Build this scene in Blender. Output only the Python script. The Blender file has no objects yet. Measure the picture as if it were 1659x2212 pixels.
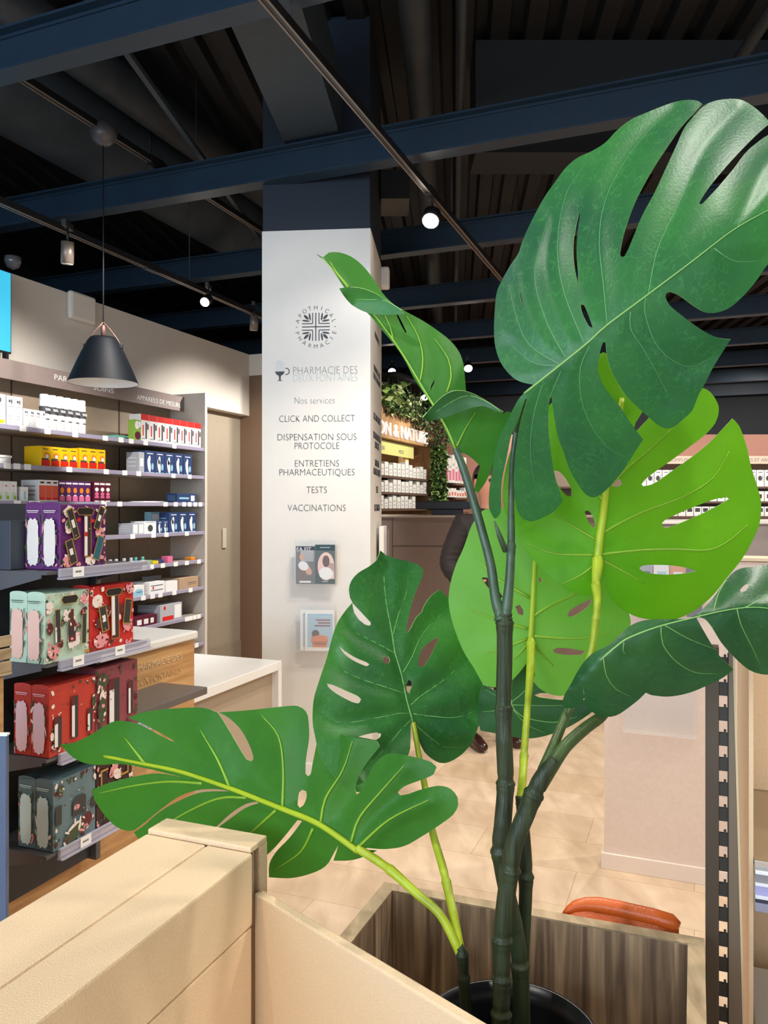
import bpy, bmesh, math, random
from mathutils import Vector, Matrix
from mathutils.geometry import delaunay_2d_cdt
random.seed(7)
SC = bpy.context.scene
COL = SC.collection

# ------------------------------------------------------------------ camera, world, lights, exposure
F, CX, HY, H = 1700.0, 829.5, 1095.0, 1.5
cd = bpy.data.cameras.new('camera'); cam = bpy.data.objects.new('camera', cd); COL.objects.link(cam)
cam.location = (0, 0, H); cam.rotation_euler = (math.pi/2, 0, 0)
cd.sensor_fit = 'VERTICAL'; cd.sensor_height = 36; cd.lens = F/2212*36; cd.shift_y = (HY-1106)/2212
cd.clip_start = .02
SC.camera = cam
SC.view_settings.view_transform = 'Standard'; SC.view_settings.look = 'None'
SC.view_settings.gamma = 1; SC.view_settings.exposure = 0.85
w = bpy.data.worlds.new('world'); SC.world = w; w.use_nodes = True
w.node_tree.nodes['Background'].inputs[0].default_value = (.86, .93, 1, 1)
w.node_tree.nodes['Background'].inputs[1].default_value = .75

def area(name, loc, target, size, power, color, size_y=None):
    l = bpy.data.lights.new(name, 'AREA'); l.energy = power; l.color = color
    l.shape = 'RECTANGLE'; l.size = size; l.size_y = size_y or size
    o = bpy.data.objects.new(name, l); COL.objects.link(o); o.location = loc
    o.rotation_euler = (Vector(target)-Vector(loc)).to_track_quat('-Z', 'Y').to_euler()
def spot(name, loc, target, power, color=(1, .93, .83), angle=95, r=.04, blend=.6):
    l = bpy.data.lights.new(name, 'SPOT'); l.energy = power; l.color = color
    l.spot_size = math.radians(angle); l.spot_blend = blend; l.shadow_soft_size = r
    o = bpy.data.objects.new(name, l); COL.objects.link(o); o.location = loc
    o.rotation_euler = (Vector(target)-Vector(loc)).to_track_quat('-Z', 'Y').to_euler()
# shop window behind the camera (cool daylight), then an added blue fill
area('window_and_fill_light', (-2.2, -2.6, 2.2), (0.3, 1.2, 1.7), 2.6, 62, (.74, .88, 1), 2.0)
area('window_and_fill_light', (-4.6, -1.6, 2.0), (-1.6, 2.8, 3.6), 1.6, 55, (.28, .58, 1), 1.6)  # unseen fill lamp, added to tint the duct and left beams blue

RA = math.atan(670.5/1700.0)          # direction of the walls, beams and furniture
SA, CA = math.sin(RA), math.cos(RA)
RB = math.radians(5.2)                # direction of the column and the pipes
def G(a, q, z=0.0): return Vector((CA*q+SA*a, -SA*q+CA*a, z))
def P(x, y, Y): return Vector(((x-CX)/F*Y, Y, H-(y-HY)/F*Y))
def aq(x, q):                          # where a sight line meets the upright plane at lateral offset q
    dx = (x-CX)/F; Y = q/(dx*CA-SA); return Y*(dx*SA+CA), Y
def zat(y, Y): return H-(y-HY)/F*Y
# ceiling spots: the lamps of the shop
warm = (1, .90, .76); neutral = (1, .95, .88)
for (a, q, pw, tq, ta, ang) in [
    (.75, .55, 34, -.1, 1.3, 100), (1.7, -.9, 30, -.6, 1.2, 100), (.2, -1.0, 28, -.9, 1.0, 100), (1.9, .9, 52, .8, 1.9, 115),
    (3.3, -.7, 60, -.8, 3.4, 120), (3.2, -1.0, 45, -1.8, 2.9, 100), (4.6, 1.4, 80, 1.0, 4.6, 130), (3.0, 1.8, 60, 1.2, 3.4, 120),
    (6.5, .2, 120, 0, 6.5, 130), (8.5, 2.0, 140, 2.0, 9, 130)]:
    spot('ceiling_spot', G(a, q, 3.12), G(ta, tq, .2), pw, warm if a > 3 else neutral, ang)
for (a, pw) in ((3.2, 105), (4.4, 120), (5.6, 125), (6.6, 80)):
    spot('shelf_spot', G(a, -2.35, 2.9), G(a+.1, -3.7, 1.25), pw, neutral, 95)
for (a, pw) in ((9.0, 70), (10.2, 80), (12.3, 60)):
    spot('shelf_spot', G(a, -1.9, 3.1), G(a+.1, -3.7, 1.6), pw, (1, .92, .78), 85)
spot('column_spot', (.27, 3.88, 3.0), (-.36, 4.4, 1.5), 11, (1, .97, .93), 95)
spot('column_spot', (-.55, 2.7, 3.1), (-.38, 4.4, 2.2), 10, (1, .97, .93), 60)
for X in (3.2, 5.2, 7.2): spot('back_shelf_spot', (X, 9.9, 3.1), (X, 12.2, 1.6), 130, (1, .9, .8), 100)

# ------------------------------------------------------------------ helpers
def col4(c): return (c[0], c[1], c[2], 1)
def srgb(r, g, b):
    f = lambda v: (v/255/12.92) if v <= 10 else ((v/255+.055)/1.055)**2.4
    return (f(r), f(g), f(b))
MATS = {}
def mat(name, color, rough=.5, metal=0, noise=0, nscale=20, bump=0, bscale=60, spec=.5, emit=0, ecol=None, alpha=1, trans=0):
    if name in MATS: return MATS[name]
    m = bpy.data.materials.new(name); m.use_nodes = True; nt = m.node_tree; b = nt.nodes['Principled BSDF']
    b.inputs['Base Color'].default_value = col4(color); b.inputs['Roughness'].default_value = rough
    b.inputs['Metallic'].default_value = metal; b.inputs['Specular IOR Level'].default_value = spec
    tc = nt.nodes.new('ShaderNodeTexCoord')
    if noise:
        n = nt.nodes.new('ShaderNodeTexNoise'); n.inputs['Scale'].default_value = nscale; n.inputs['Detail'].default_value = 4
        r = nt.nodes.new('ShaderNodeValToRGB')
        r.color_ramp.elements[0].position = .3; r.color_ramp.elements[1].position = .7
        r.color_ramp.elements[0].color = col4([max(0, c*(1-noise)) for c in color]); r.color_ramp.elements[1].color = col4([min(1, c*(1+noise)) for c in color])
        nt.links.new(tc.outputs['Object'], n.inputs['Vector']); nt.links.new(n.outputs[0], r.inputs[0]); nt.links.new(r.outputs[0], b.inputs['Base Color'])
    if bump:
        n2 = nt.nodes.new('ShaderNodeTexNoise'); n2.inputs['Scale'].default_value = bscale; n2.inputs['Detail'].default_value = 3
        bp = nt.nodes.new('ShaderNodeBump'); bp.inputs['Strength'].default_value = bump; bp.inputs['Distance'].default_value = .002
        nt.links.new(tc.outputs['Object'], n2.inputs['Vector']); nt.links.new(n2.outputs[0], bp.inputs['Height']); nt.links.new(bp.outputs[0], b.inputs['Normal'])
    if emit: b.inputs['Emission Color'].default_value = col4(ecol or color); b.inputs['Emission Strength'].default_value = emit
    if trans: b.inputs['Transmission Weight'].default_value = trans; b.inputs['IOR'].default_value = 1.2
    b.inputs['Alpha'].default_value = alpha
    MATS[name] = m; return m
def wood(name, c1, c2, scale=(6, 6, .8), rough=.5, c3=None):
    if name in MATS: return MATS[name]
    m = bpy.data.materials.new(name); m.use_nodes = True; nt = m.node_tree; b = nt.nodes['Principled BSDF']
    b.inputs['Roughness'].default_value = rough
    tc = nt.nodes.new('ShaderNodeTexCoord'); mp = nt.nodes.new('ShaderNodeMapping'); mp.inputs['Scale'].default_value = scale
    n = nt.nodes.new('ShaderNodeTexNoise'); n.inputs['Scale'].default_value = 5; n.inputs['Detail'].default_value = 7; n.inputs['Distortion'].default_value = .6
    r = nt.nodes.new('ShaderNodeValToRGB'); e = r.color_ramp.elements
    e[0].position = .32; e[0].color = col4(c1); e[1].position = .68; e[1].color = col4(c2)
    if c3: x = e.new(.5); x.color = col4(c3)
    nt.links.new(tc.outputs['Object'], mp.inputs[0]); nt.links.new(mp.outputs[0], n.inputs['Vector']); nt.links.new(n.outputs[0], r.inputs[0])
    nt.links.new(r.outputs[0], b.inputs['Base Color'])
    MATS[name] = m; return m

def box(bm, x0, x1, y0, y1, z0, z1, mi=0, bev=0):
    vs = [bm.verts.new(p) for p in ((x0,y0,z0),(x1,y0,z0),(x1,y1,z0),(x0,y1,z0),(x0,y0,z1),(x1,y0,z1),(x1,y1,z1),(x0,y1,z1))]
    fs = []
    for f in ((0,3,2,1),(4,5,6,7),(0,1,5,4),(1,2,6,5),(2,3,7,6),(3,0,4,7)):
        fc = bm.faces.new([vs[i] for i in f]); fc.material_index = mi; fs.append(fc)
    if bev:
        es = list({e for f in fs for e in f.edges})
        r = bmesh.ops.bevel(bm, geom=es, offset=bev, segments=2, affect='EDGES', profile=.5)
        for f in r['faces']: f.material_index = mi
    return fs
def obox(bm, p0, p1, w, h, mi=0):      # box beam from p0 to p1, width w, height h
    p0 = Vector(p0); p1 = Vector(p1); d = (p1-p0).normalized(); up = Vector((0, 0, 1))
    s = d.cross(up); s = s.normalized() if s.length > 1e-4 else Vector((1, 0, 0)); u = s.cross(d)
    vs = [bm.verts.new(p+s*a*w/2+u*b*h/2) for p in (p0, p1) for a, b in ((-1,-1),(1,-1),(1,1),(-1,1))]
    for f in ((0,1,2,3),(7,6,5,4),(0,4,5,1),(1,5,6,2),(2,6,7,3),(3,7,4,0)):
        bm.faces.new([vs[i] for i in f]).material_index = mi
def tube(bm, pts, rad, n=10, mi=0, cap=True):
    pts = [Vector(p) for p in pts]; rs = rad if isinstance(rad, (list, tuple)) else [rad]*len(pts)
    rings = []; ref = None
    for i, p in enumerate(pts):
        d = (pts[min(i+1, len(pts)-1)]-pts[max(i-1, 0)]).normalized()
        if ref is None: ref = d.orthogonal().normalized()
        ref = (ref-d*ref.dot(d)); ref = ref.normalized() if ref.length > 1e-6 else d.orthogonal().normalized()
        s = d.cross(ref)
        rings.append([bm.verts.new(p+(ref*math.cos(2*math.pi*k/n)+s*math.sin(2*math.pi*k/n))*rs[i]) for k in range(n)])
    for i in range(len(rings)-1):
        for k in range(n):
            f = bm.faces.new((rings[i][k], rings[i][(k+1)%n], rings[i+1][(k+1)%n], rings[i+1][k])); f.material_index = mi; f.smooth = True
    if cap:
        bm.faces.new(rings[0][::-1]).material_index = mi; bm.faces.new(rings[-1]).material_index = mi
def lathe(bm, prof, c=(0, 0, 0), n=24, mi=0, closed=False):
    rings = [[bm.verts.new((c[0]+r*math.cos(2*math.pi*k/n), c[1]+r*math.sin(2*math.pi*k/n), c[2]+z)) for k in range(n)] for r, z in prof]
    for i in range(len(rings)-1):
        for k in range(n):
            f = bm.faces.new((rings[i][k], rings[i][(k+1)%n], rings[i+1][(k+1)%n], rings[i+1][k])); f.material_index = mi; f.smooth = True
    if prof[0][0] > 1e-4 and closed: bm.faces.new(rings[0][::-1]).material_index = mi
    if prof[-1][0] > 1e-4 and closed: bm.faces.new(rings[-1]).material_index = mi
def paint(bm, O, U, V, N, pts, mi, off=.0004):   # printed shape lying on a face
    O, U, V, N = map(Vector, (O, U, V, N))
    vs = [bm.verts.new(O+U*x+V*y+N*off) for x, y in pts]
    f = bm.faces.new(vs); f.material_index = mi
    f.normal_update()
    if f.normal.dot(N) < 0: f.normal_flip()
def ell(cx, cy, rx, ry, rot=0, n=12, wob=0, seed=0):
    rr = random.Random(seed); c, s = math.cos(rot), math.sin(rot); out = []
    for k in range(n):
        t = 2*math.pi*k/n; m = 1+(rr.random()-.5)*wob; x, y = rx*m*math.cos(t), ry*m*math.sin(t)
        out.append((cx+x*c-y*s, cy+x*s+y*c))
    return out
def rect(cx, cy, w_, h_, rot=0):
    c, s = math.cos(rot), math.sin(rot)
    return [(cx+x*c-y*s, cy+x*s+y*c) for x, y in ((-w_/2,-h_/2),(w_/2,-h_/2),(w_/2,h_/2),(-w_/2,h_/2))]

def mk(name, bm, mats, parent=None, smooth=False):
    bmesh.ops.remove_doubles(bm, verts=bm.verts, dist=1e-7) if False else None
    me = bpy.data.meshes.new(name); bm.to_mesh(me); bm.free()
    for m in (mats if isinstance(mats, (list, tuple)) else [mats]): me.materials.append(m)
    if smooth:
        for p in me.polygons: p.use_smooth = True
    o = bpy.data.objects.new(name, me); COL.objects.link(o)
    if parent: o.parent = parent
    return o
def tag(o, label, cat, group=None):
    o['label'] = label; o['category'] = cat
    if group: o['group'] = group
    return o
def thing(name, label, cat, loc=(0, 0, 0), rz=0, group=None):
    o = bpy.data.objects.new(name, None); COL.objects.link(o); o.location = loc; o.rotation_euler = (0, 0, rz); o.empty_display_size = .1
    return tag(o, label, cat, group)
def struct(o): o['kind'] = 'structure'; return o
def dup(root, loc=None, rz=None, label=None, group=None):
    r = root.copy(); COL.objects.link(r)
    if loc is not None: r.location = loc
    if rz is not None: r.rotation_euler = (0, 0, rz)
    if label: r['label'] = label
    if group: r['group'] = group
    for ch in list(root.children):
        c = ch.copy(); COL.objects.link(c); c.parent = r
        for g in ch.children:
            d = g.copy(); COL.objects.link(d); d.parent = c
    return r
ORD = ['first', 'second', 'third', 'fourth', 'fifth', 'sixth', 'seventh', 'eighth', 'ninth', 'tenth', 'eleventh', 'twelfth', 'thirteenth', 'fourteenth', 'fifteenth', 'sixteenth', 'seventeenth', 'eighteenth', 'nineteenth', 'twentieth']
def nth(i, n):
    if i == 0: return 'leftmost'
    if i == n-1: return 'rightmost'
    return ORD[i]+' from left'
def text(s, size, m, parent, O, U, V, name='lettering', align='CENTER', offset=0.0, ext=.0008, sx=1.0):
    cu = bpy.data.curves.new(name, 'FONT'); cu.body = s; cu.size = size; cu.align_x = align; cu.offset = offset; cu.extrude = ext; cu.resolution_u = 3
    t = bpy.data.objects.new('tmp', cu); COL.objects.link(t)
    dg = bpy.context.evaluated_depsgraph_get(); me = bpy.data.meshes.new_from_object(t.evaluated_get(dg))
    bpy.data.objects.remove(t)
    me.materials.clear(); me.materials.append(m)
    U = Vector(U); V = Vector(V); N = U.cross(V)
    M = Matrix(((U.x*sx, V.x, N.x, O[0]), (U.y*sx, V.y, N.y, O[1]), (U.z*sx, V.z, N.z, O[2]), (0, 0, 0, 1)))
    me.transform(M)
    o = bpy.data.objects.new(name, me); COL.objects.link(o)
    if parent: o.parent = parent
    return o

# ------------------------------------------------------------------ materials
M_wall = mat('off_white_paint', srgb(214, 206, 196), .8, noise=.03, nscale=3, bump=.15, bscale=180)
M_colm = mat('column_paint', srgb(228, 224, 218), .75, noise=.02, nscale=6, bump=.15, bscale=150)
M_dark = mat('black_blue_ceiling_paint', (.006, .009, .015), .7)
M_deck = mat('dark_steel_deck', (.0045, .005, .0065), .6, noise=.3, nscale=8)
M_beam = mat('navy_steel_paint', (.008, .024, .045), .5, noise=.15, nscale=5)
M_duct = mat('dark_fabric_duct', (.024, .036, .048), .75, noise=.2, nscale=6, bump=.3, bscale=20)
M_pipe = mat('dark_grey_pipe', (.028, .036, .045), .55, noise=.2, nscale=9)
M_plate = mat('slate_painted_plate', (.024, .038, .053), .6, noise=.1)
M_black = mat('black_plastic', (.010, .010, .012), .4)
M_track = mat('track_brown_metal', (.20, .16, .13), .4, metal=.4)
M_cream = mat('cream_powder_coat', srgb(238, 208, 170), .5, noise=.07, nscale=420, bump=.6, bscale=420)
M_seam = mat('seam_dark', (.06, .045, .03), .7)
M_taupe = mat('taupe_laminate', srgb(132, 116, 102), .6, noise=.05, nscale=30)
M_taupe2 = mat('taupe_counter_laminate', srgb(128, 108, 98), .6, noise=.06, nscale=60)
M_brown = mat('dark_taupe_paint', srgb(118, 94, 74), .7)
M_shelfback = mat('shelf_back_laminate', srgb(158, 140, 120), .6, noise=.05, nscale=20)
M_shelf = mat('shelf_metal', srgb(150, 140, 132), .5)
M_side = mat('shelf_side_panel', srgb(206, 196, 184), .6, noise=.03, nscale=60)
M_rail = mat('lilac_price_rail', srgb(158, 152, 174), .3)
M_fascia = mat('grey_fascia', srgb(140, 124, 120), .6, noise=.04, nscale=40)
M_white = mat('white_gloss', (.85, .85, .84), .3)
M_whitem = mat('white_card', (.82, .82, .82), .6)
M_tagw = mat('white_price_card', (.88, .88, .86), .5)
M_ink = mat('dark_ink', (.05, .05, .06), .6)
M_inkg = mat('grey_ink', (.22, .23, .25), .6)
M_inkb = mat('pale_blue_ink', (.45, .60, .68), .6)
M_oak = wood('counter_oak', srgb(176, 130, 82), srgb(206, 164, 112), (1.2, .6, 7), .5)
M_walnut = wood('striped_walnut', srgb(112, 90, 72), srgb(204, 172, 136), (12, 12, .5), .5, srgb(158, 132, 106))
M_edge = wood('planter_edge_wood', srgb(150, 128, 98), srgb(196, 172, 136), (7, 1.5, 6), .5)
M_slate = mat('slate_display', (.035, .042, .055), .6)
M_greym = mat('grey_display_metal', (.11, .11, .12), .45, metal=.3)
M_clear = mat('clear_acrylic', (.93, .94, .95), .08, alpha=.12, spec=.8)
M_clear2 = mat('clear_price_rail', (.55, .55, .68), .1, alpha=.55, spec=.9)
M_lamp = mat('glowing_lamp', (1, .95, .85), .5, emit=28, ecol=(1, .95, .86))
M_screen = mat('cyan_screen', (.02, .12, .16), .3, emit=.5, ecol=(.06, .62, .92))

# ------------------------------------------------------------------ the setting
def floor_mat():
    m = bpy.data.materials.new('beige_wood_floor'); m.use_nodes = True; nt = m.node_tree; b = nt.nodes['Principled BSDF']
    b.inputs['Roughness'].default_value = .45
    tc = nt.nodes.new('ShaderNodeTexCoord'); mp = nt.nodes.new('ShaderNodeMapping'); mp.inputs['Rotation'].default_value = (0, 0, RA)
    br = nt.nodes.new('ShaderNodeTexBrick'); br.inputs['Scale'].default_value = 1; br.inputs['Brick Width'].default_value = .9; br.inputs['Row Height'].default_value = .30
    br.inputs['Mortar Size'].default_value = .0015; br.inputs['Color1'].default_value = col4(srgb(228, 206, 182)); br.inputs['Color2'].default_value = col4(srgb(216, 192, 164)); br.inputs['Mortar'].default_value = col4(srgb(188, 158, 124))
    n = nt.nodes.new('ShaderNodeTexNoise'); n.inputs['Scale'].default_value = 4.5; n.inputs['Detail'].default_value = 9; n.inputs['Distortion'].default_value = .5
    mp2 = nt.nodes.new('ShaderNodeMapping'); mp2.inputs['Scale'].default_value = (2.2, .8, 1); mp2.inputs['Rotation'].default_value = (0, 0, RA)
    r = nt.nodes.new('ShaderNodeValToRGB'); r.color_ramp.elements[0].position = .35; r.color_ramp.elements[1].position = .7
    r.color_ramp.elements[0].color = (.74, .68, .62, 1); r.color_ramp.elements[1].color = (1.06, 1.05, 1.03, 1)
    mx = nt.nodes.new('ShaderNodeMix'); mx.data_type = 'RGBA'; mx.blend_type = 'MULTIPLY'; mx.inputs[0].default_value = .8
    nt.links.new(tc.outputs['Object'], mp.inputs[0]); nt.links.new(mp.outputs[0], br.inputs['Vector'])
    nt.links.new(tc.outputs['Object'], mp2.inputs[0]); nt.links.new(mp2.outputs[0], n.inputs['Vector']); nt.links.new(n.outputs[0], r.inputs[0])
    nt.links.new(br.outputs[0], mx.inputs[6]); nt.links.new(r.outputs[0], mx.inputs[7]); nt.links.new(mx.outputs[2], b.inputs['Base Color'])
    return m
bm = bmesh.new(); box(bm, -10, 14, -3.2, 24, -.05, 0); struct(mk('floor', bm, floor_mat()))
# corrugated roof deck, ribs along the column's direction
bm = bmesh.new(); U = Vector((math.cos(RB), -math.sin(RB), 0)); V = Vector((math.sin(RB), math.cos(RB), 0)); prev = None
for i in range(110):
    for (dx, dz) in ((0, 0), (.10, 0), (.12, .06), (.18, .06)):
        p = U*(-9+i*.2+dx)+Vector((0, 0, 4.2+dz))
        a_ = bm.verts.new(p-V*4); b_ = bm.verts.new(p+V*24)
        if prev: bm.faces.new((prev[0], prev[1], b_, a_))
        prev = (a_, b_)
struct(mk('ceiling', bm, M_deck))

rootA = -RA
def atA(o, a=0, q=0, z=0): o.location = G(a, q, z); o.rotation_euler = (0, 0, rootA); return o
# left wall (white up to 2.94 m, dark above), with the opening past the shelves
qw = -3.918
bm = bmesh.new()
a445, _ = aq(445, qw); a535, _ = aq(536, qw)
box(bm, -.12, 0, -4, a445, 0, 2.94); box(bm, -.12, 0, a445, a535, 2.364, 2.94); box(bm, -.12, 0, a535, a535+.14, 2.36, 2.94)
struct(atA(mk('wall_left', bm, M_wall), 0, qw))
bm = bmesh.new(); box(bm, -.14, -.02, -4, 22, 0, 4.3); struct(atA(mk('wall_left_outer', bm, M_dark), 0, -7.0))
# recess behind the opening: taupe door leaf with kick plate and a switch on it
bm = bmesh.new(); box(bm, -.16, -.10, a445-.1, a535+.02, 0, 2.37); d1 = struct(atA(mk('door_1', bm, mat('taupe_door', srgb(150, 138, 122), .6, noise=.03)), 0, qw))
bm = bmesh.new(); box(bm, -.10, -.09, a445-.1, a535+.02, 0, .24); mk('kick_plate', bm, mat('door_kick', srgb(140, 128, 112), .5), d1)
# brown return wall between the recess and the column
bm = bmesh.new(); box(bm, 0, .9, 0, .1, 0, 2.74); box(bm, 0, .9, 0, .1, 2.74, 2.94, 1)
struct(atA(mk('wall_return', bm, [M_brown, M_wall]), a535+.02, qw-.1))
# left wall goes on behind
bm = bmesh.new(); box(bm, -.12, 0, a535+.4, 20, 0, 2.75); struct(atA(mk('wall_left_rear', bm, mat('warm_oak_wall', srgb(168, 128, 96), .6, noise=.08, nscale=12)), 0, qw))
# far wall seen on the right
bm = bmesh.new(); box(bm, -2.2, 9, 12.6, 12.8, 0, 2.66); struct(mk('wall_back', bm, mat('rose_brown_wall', srgb(176, 128, 112), .7, noise=.06, nscale=30)))
bm = bmesh.new(); box(bm, -9, 14, 13.2, 13.4, 0, 4.3); struct(mk('wall_back_upper', bm, M_dark))
bm = bmesh.new(); box(bm, 6.5, 6.6, -4, 16, 0, 4.3); struct(atA(mk('wall_right', bm, M_wall)))

# column: white sleeve up to 3.04 m, dark above
cl = Vector((-.682, 4.4, 0)); RC = -math.radians(5.0); cw, cdp = .609, .68
colo = None
bm = bmesh.new(); box(bm, 0, cw, 0, cdp, 0, 3.04, 0, 0); colo = struct(mk('wall_column', bm, M_colm)); colo.location = cl; colo.rotation_euler = (0, 0, RC)
bm = bmesh.new(); box(bm, .004, cw-.004, .004, cdp-.004, 3.04, 4.22); mk('upper_shaft', bm, mat('column_dark_top', (.006, .013, .027), .6), colo)
bm = bmesh.new(); box(bm, -.012, cw+.012, -.012, 0, 0, .075); box(bm, cw, cw+.012, 0, cdp, 0, .075); mk('skirting', bm, M_white, colo)
def cx_(x): return ((x-566)/234.0)*cw      # along the front face
def cz_(y, x=683): return H+(HY-y)*(4.4-.0872*cx_(x))/F
U, V = (1, 0, 0), (0, 0, 1)
TXT = [('CLICK AND COLLECT', 904, 163), ('DISPENSATION SOUS', 944, 170), ('PROTOCOLE', 963, 96), ('ENTRETIENS', 1001, 95), ('PHARMACEUTIQUES', 1020, 162), ('TESTS', 1058, 44), ('VACCINATIONS', 1097, 125)]
def fit(o, width):                  # squeeze lettering along x to a width
    xs = [v.co.x for v in o.data.vertices]; c = (min(xs)+max(xs))/2; k = width/(max(xs)-min(xs))
    for v in o.data.vertices: v.co.x = c+(v.co.x-c)*k
for s, y, wd in TXT:
    o = text(s, .054, M_ink, colo, (cx_(685), -.001, cz_(y+7)), U, V, 'lettering', offset=-.0012)
    fit(o, wd/234*cw)
o = text('PHARMACIE DES', .062, M_inkg, colo, (cx_(703), -.001, cz_(808)), U, V, offset=-.0018); fit(o, 138/234*cw)
o = text('DEUX FONTAINES', .062, M_inkb, colo, (cx_(703), -.001, cz_(824)), U, V, offset=-.002); fit(o, 138/234*cw)
o = text('Nos services', .056, M_inkg, colo, (cx_(680), -.001, cz_(872)), U, V, offset=-.0015); fit(o, 86/234*cw)
# round emblem with lettering on a ring
ex, ez = cx_(683), cz_(706)
R_ = .108
for word, base, d in (('APOTHICAL', math.pi/2, -1), ('PHARMACIE', -math.pi/2, 1)):
    n = len(word)
    for i, ch in enumerate(word):
        t = base+d*(i-(n-1)/2)*.315
        if d < 0: u = (math.sin(t), 0, -math.cos(t)); v = (math.cos(t), 0, math.sin(t)); rr = R_-.012
        else: u = (-math.sin(t), 0, math.cos(t)); v = (-math.cos(t), 0, -math.sin(t)); rr = R_+.012
        text(ch, .033, M_ink, colo, (ex+rr*math.cos(t), -.001, ez+rr*math.sin(t)), u, v, 'ring_letter', offset=-.0006)
bm = bmesh.new(); O = (ex, 0, ez); N = (0, -1, 0); s = .078
def pr(pts): paint(bm, O, U, V, N, pts, 0, .0009)
for k in (-1, 1): pr(ell(k*R_, 0, .0028, .0028))
for o_ in (-.018, 0, .018):
    pr(rect(0, o_, 2*s, .0055)) if o_ == 0 else [pr(rect(sx*(s+.018)/2, o_, s-.018, .005)) for sx in (-1, 1)]
    pr(rect(o_, 0, .0055, 2*s)) if o_ == 0 else [pr(rect(o_, sy*(s+.018)/2, .005, s-.018)) for sy in (-1, 1)]
for sx in (-1, 1):
    for sy in (-1, 1):
        pr(rect(sx*.052, sy*.034, .050, .004)) if False else None
        pr(ell(sx*.056, sy*.034, .022, .005, sx*sy*.15)); pr(ell(sx*.034, sy*.056, .022, .005, math.pi/2-sx*sy*.15)); pr(ell(sx*.054, sy*.054, .018, .0075, sx*sy*math.pi/4))
mk('emblem', bm, M_ink, colo)
bm = bmesh.new(); O = (cx_(605), 0, cz_(806))
pr([(-.028, .012), (.028, .012), (.020, -.004), (.006, -.012), (.004, -.034), (.016, -.040), (-.016, -.040), (-.004, -.034), (-.006, -.012), (-.020, -.004)])
for k in range(9):
    t0, t1 = -1.9+k*.42, -1.9+(k+1)*.42; c0 = (.036, .012)
    pr([(c0[0]+.015*math.cos(t0), c0[1]+.015*math.sin(t0)), (c0[0]+.020*math.cos(t0), c0[1]+.020*math.sin(t0)), (c0[0]+.020*math.cos(t1), c0[1]+.020*math.sin(t1)), (c0[0]+.015*math.cos(t1), c0[1]+.015*math.sin(t1))])
mk('cup_emblem', bm, M_ink, colo)
bm = bmesh.new()
for dx, hh in ((-.018, .045), (-.006, .055), (.006, .052), (.018, .042)): pr(rect(dx, .014+hh/2, .0025, hh, dx*4)); pr(ell(dx*1.3, .016+hh, .006, .002))
mk('fountain_emblem', bm, M_inkb, colo)
# the same writing on the side face
Us = (0, 1, 0)
for s, y, wd in TXT[:]:
    o = text(s, .060, M_ink, colo, (cw+.001, cdp*.55, H+(HY-y-7)*4.68/F), Us, V, 'side_lettering', offset=-.0012)
    ys = [v.co.y for v in o.data.vertices]; c = (min(ys)+max(ys))/2; k = wd/234*cw/(max(ys)-min(ys))
    for v in o.data.vertices: v.co.y = c+(v.co.y-c)*k
for s, y in (('APOTHICAL', 680), ('PHARMACIE', 735), ('PHARMACIE DES', 808), ('DEUX FONTAINES', 826)):
    text(s, .052, M_ink, colo, (cw+.001, cdp*.55, H+(HY-y)*4.68/F), Us, V, 'side_lettering', offset=-.001)

# ------------------------------------------------------------------ steel beams, pipes, ducts, tracks
A_B = [2.485-1.40*1, 2.485, 3.847, 5.28, 6.72, 8.15, 9.58, 11.0, 12.4, 13.9]
for i, a in enumerate(A_B):
    if i == 0: continue
    bm = bmesh.new(); L0, L1 = -6.9, 6.45
    box(bm, L0, L1, -.05, .05, 3.30, 3.311); box(bm, L0, L1, -.05, .05, 3.469, 3.48); box(bm, L0, L1, -.004, .004, 3.311, 3.469)
    box(bm, L0, L1, -.012, .012, 3.455, 3.469)
    o = atA(mk('steel_beam', bm, M_beam), a, 0)
    if i < 6: tag(o, 'navy painted steel beam under the ceiling, the %s one counted from the nearest' % ORD[i-1], 'beam')
    else: tag(o, 'navy steel beam far back under the ceiling, seen as a thin line', 'beam', 'distant ceiling beams')
# minor dark purlins close together at the back
for k in range(3):
    bm = bmesh.new(); box(bm, -6.9, 6.4, -.04, .04, 3.5, 3.6)
    tag(atA(mk('steel_purlin', bm, M_deck), 7.4+k*1.43, 0), 'thin dark purlin between the distant ceiling beams, the %s from the front' % ORD[k], 'beam', 'distant purlins')
def dirB(p, t): return Vector((p[0]+math.sin(RB-.006)*t, p[1]+math.cos(RB-.006)*t, p[2]))
bm = bmesh.new(); p0 = Vector((-.62, 1.6, 3.675)); obox(bm, p0, dirB(p0, 2.76), .315, .35); tag(mk('boxed_girder', bm, M_plate), 'wide flat slate girder running back to the top of the white column', 'girder')
bm = bmesh.new(); obox(bm, (-1.30, 1.9, 3.55), dirB((-1.30, 1.9, 3.55), 4.1), .028, .028); tag(mk('brace_bar', bm, M_plate), 'thin grey brace bar crossing above the beams left of the column', 'brace')
bm = bmesh.new(); p0 = Vector((-.04, 1.6, 3.9)); tube(bm, [p0, dirB(p0, 2), dirB(p0, 9)], .077, 16); tag(mk('round_pipe', bm, M_pipe, smooth=False), 'thick round grey pipe under the roof right of the column', 'pipe')
bm = bmesh.new(); p0 = Vector((.19, 1.6, 3.8)); tube(bm, [p0, dirB(p0, 2), dirB(p0, 9)], .022, 10); tag(mk('conduit', bm, M_pipe), 'thin grey conduit right beside the thick round pipe', 'pipe')
bm = bmesh.new(); p0 = Vector((1.62, 1.6, 3.8)); tube(bm, [p0, dirB(p0, 2.7)], .033, 12); tag(mk('conduit', bm, M_pipe), 'slanting grey conduit in the upper right corner, the thicker of two', 'pipe')
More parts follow.
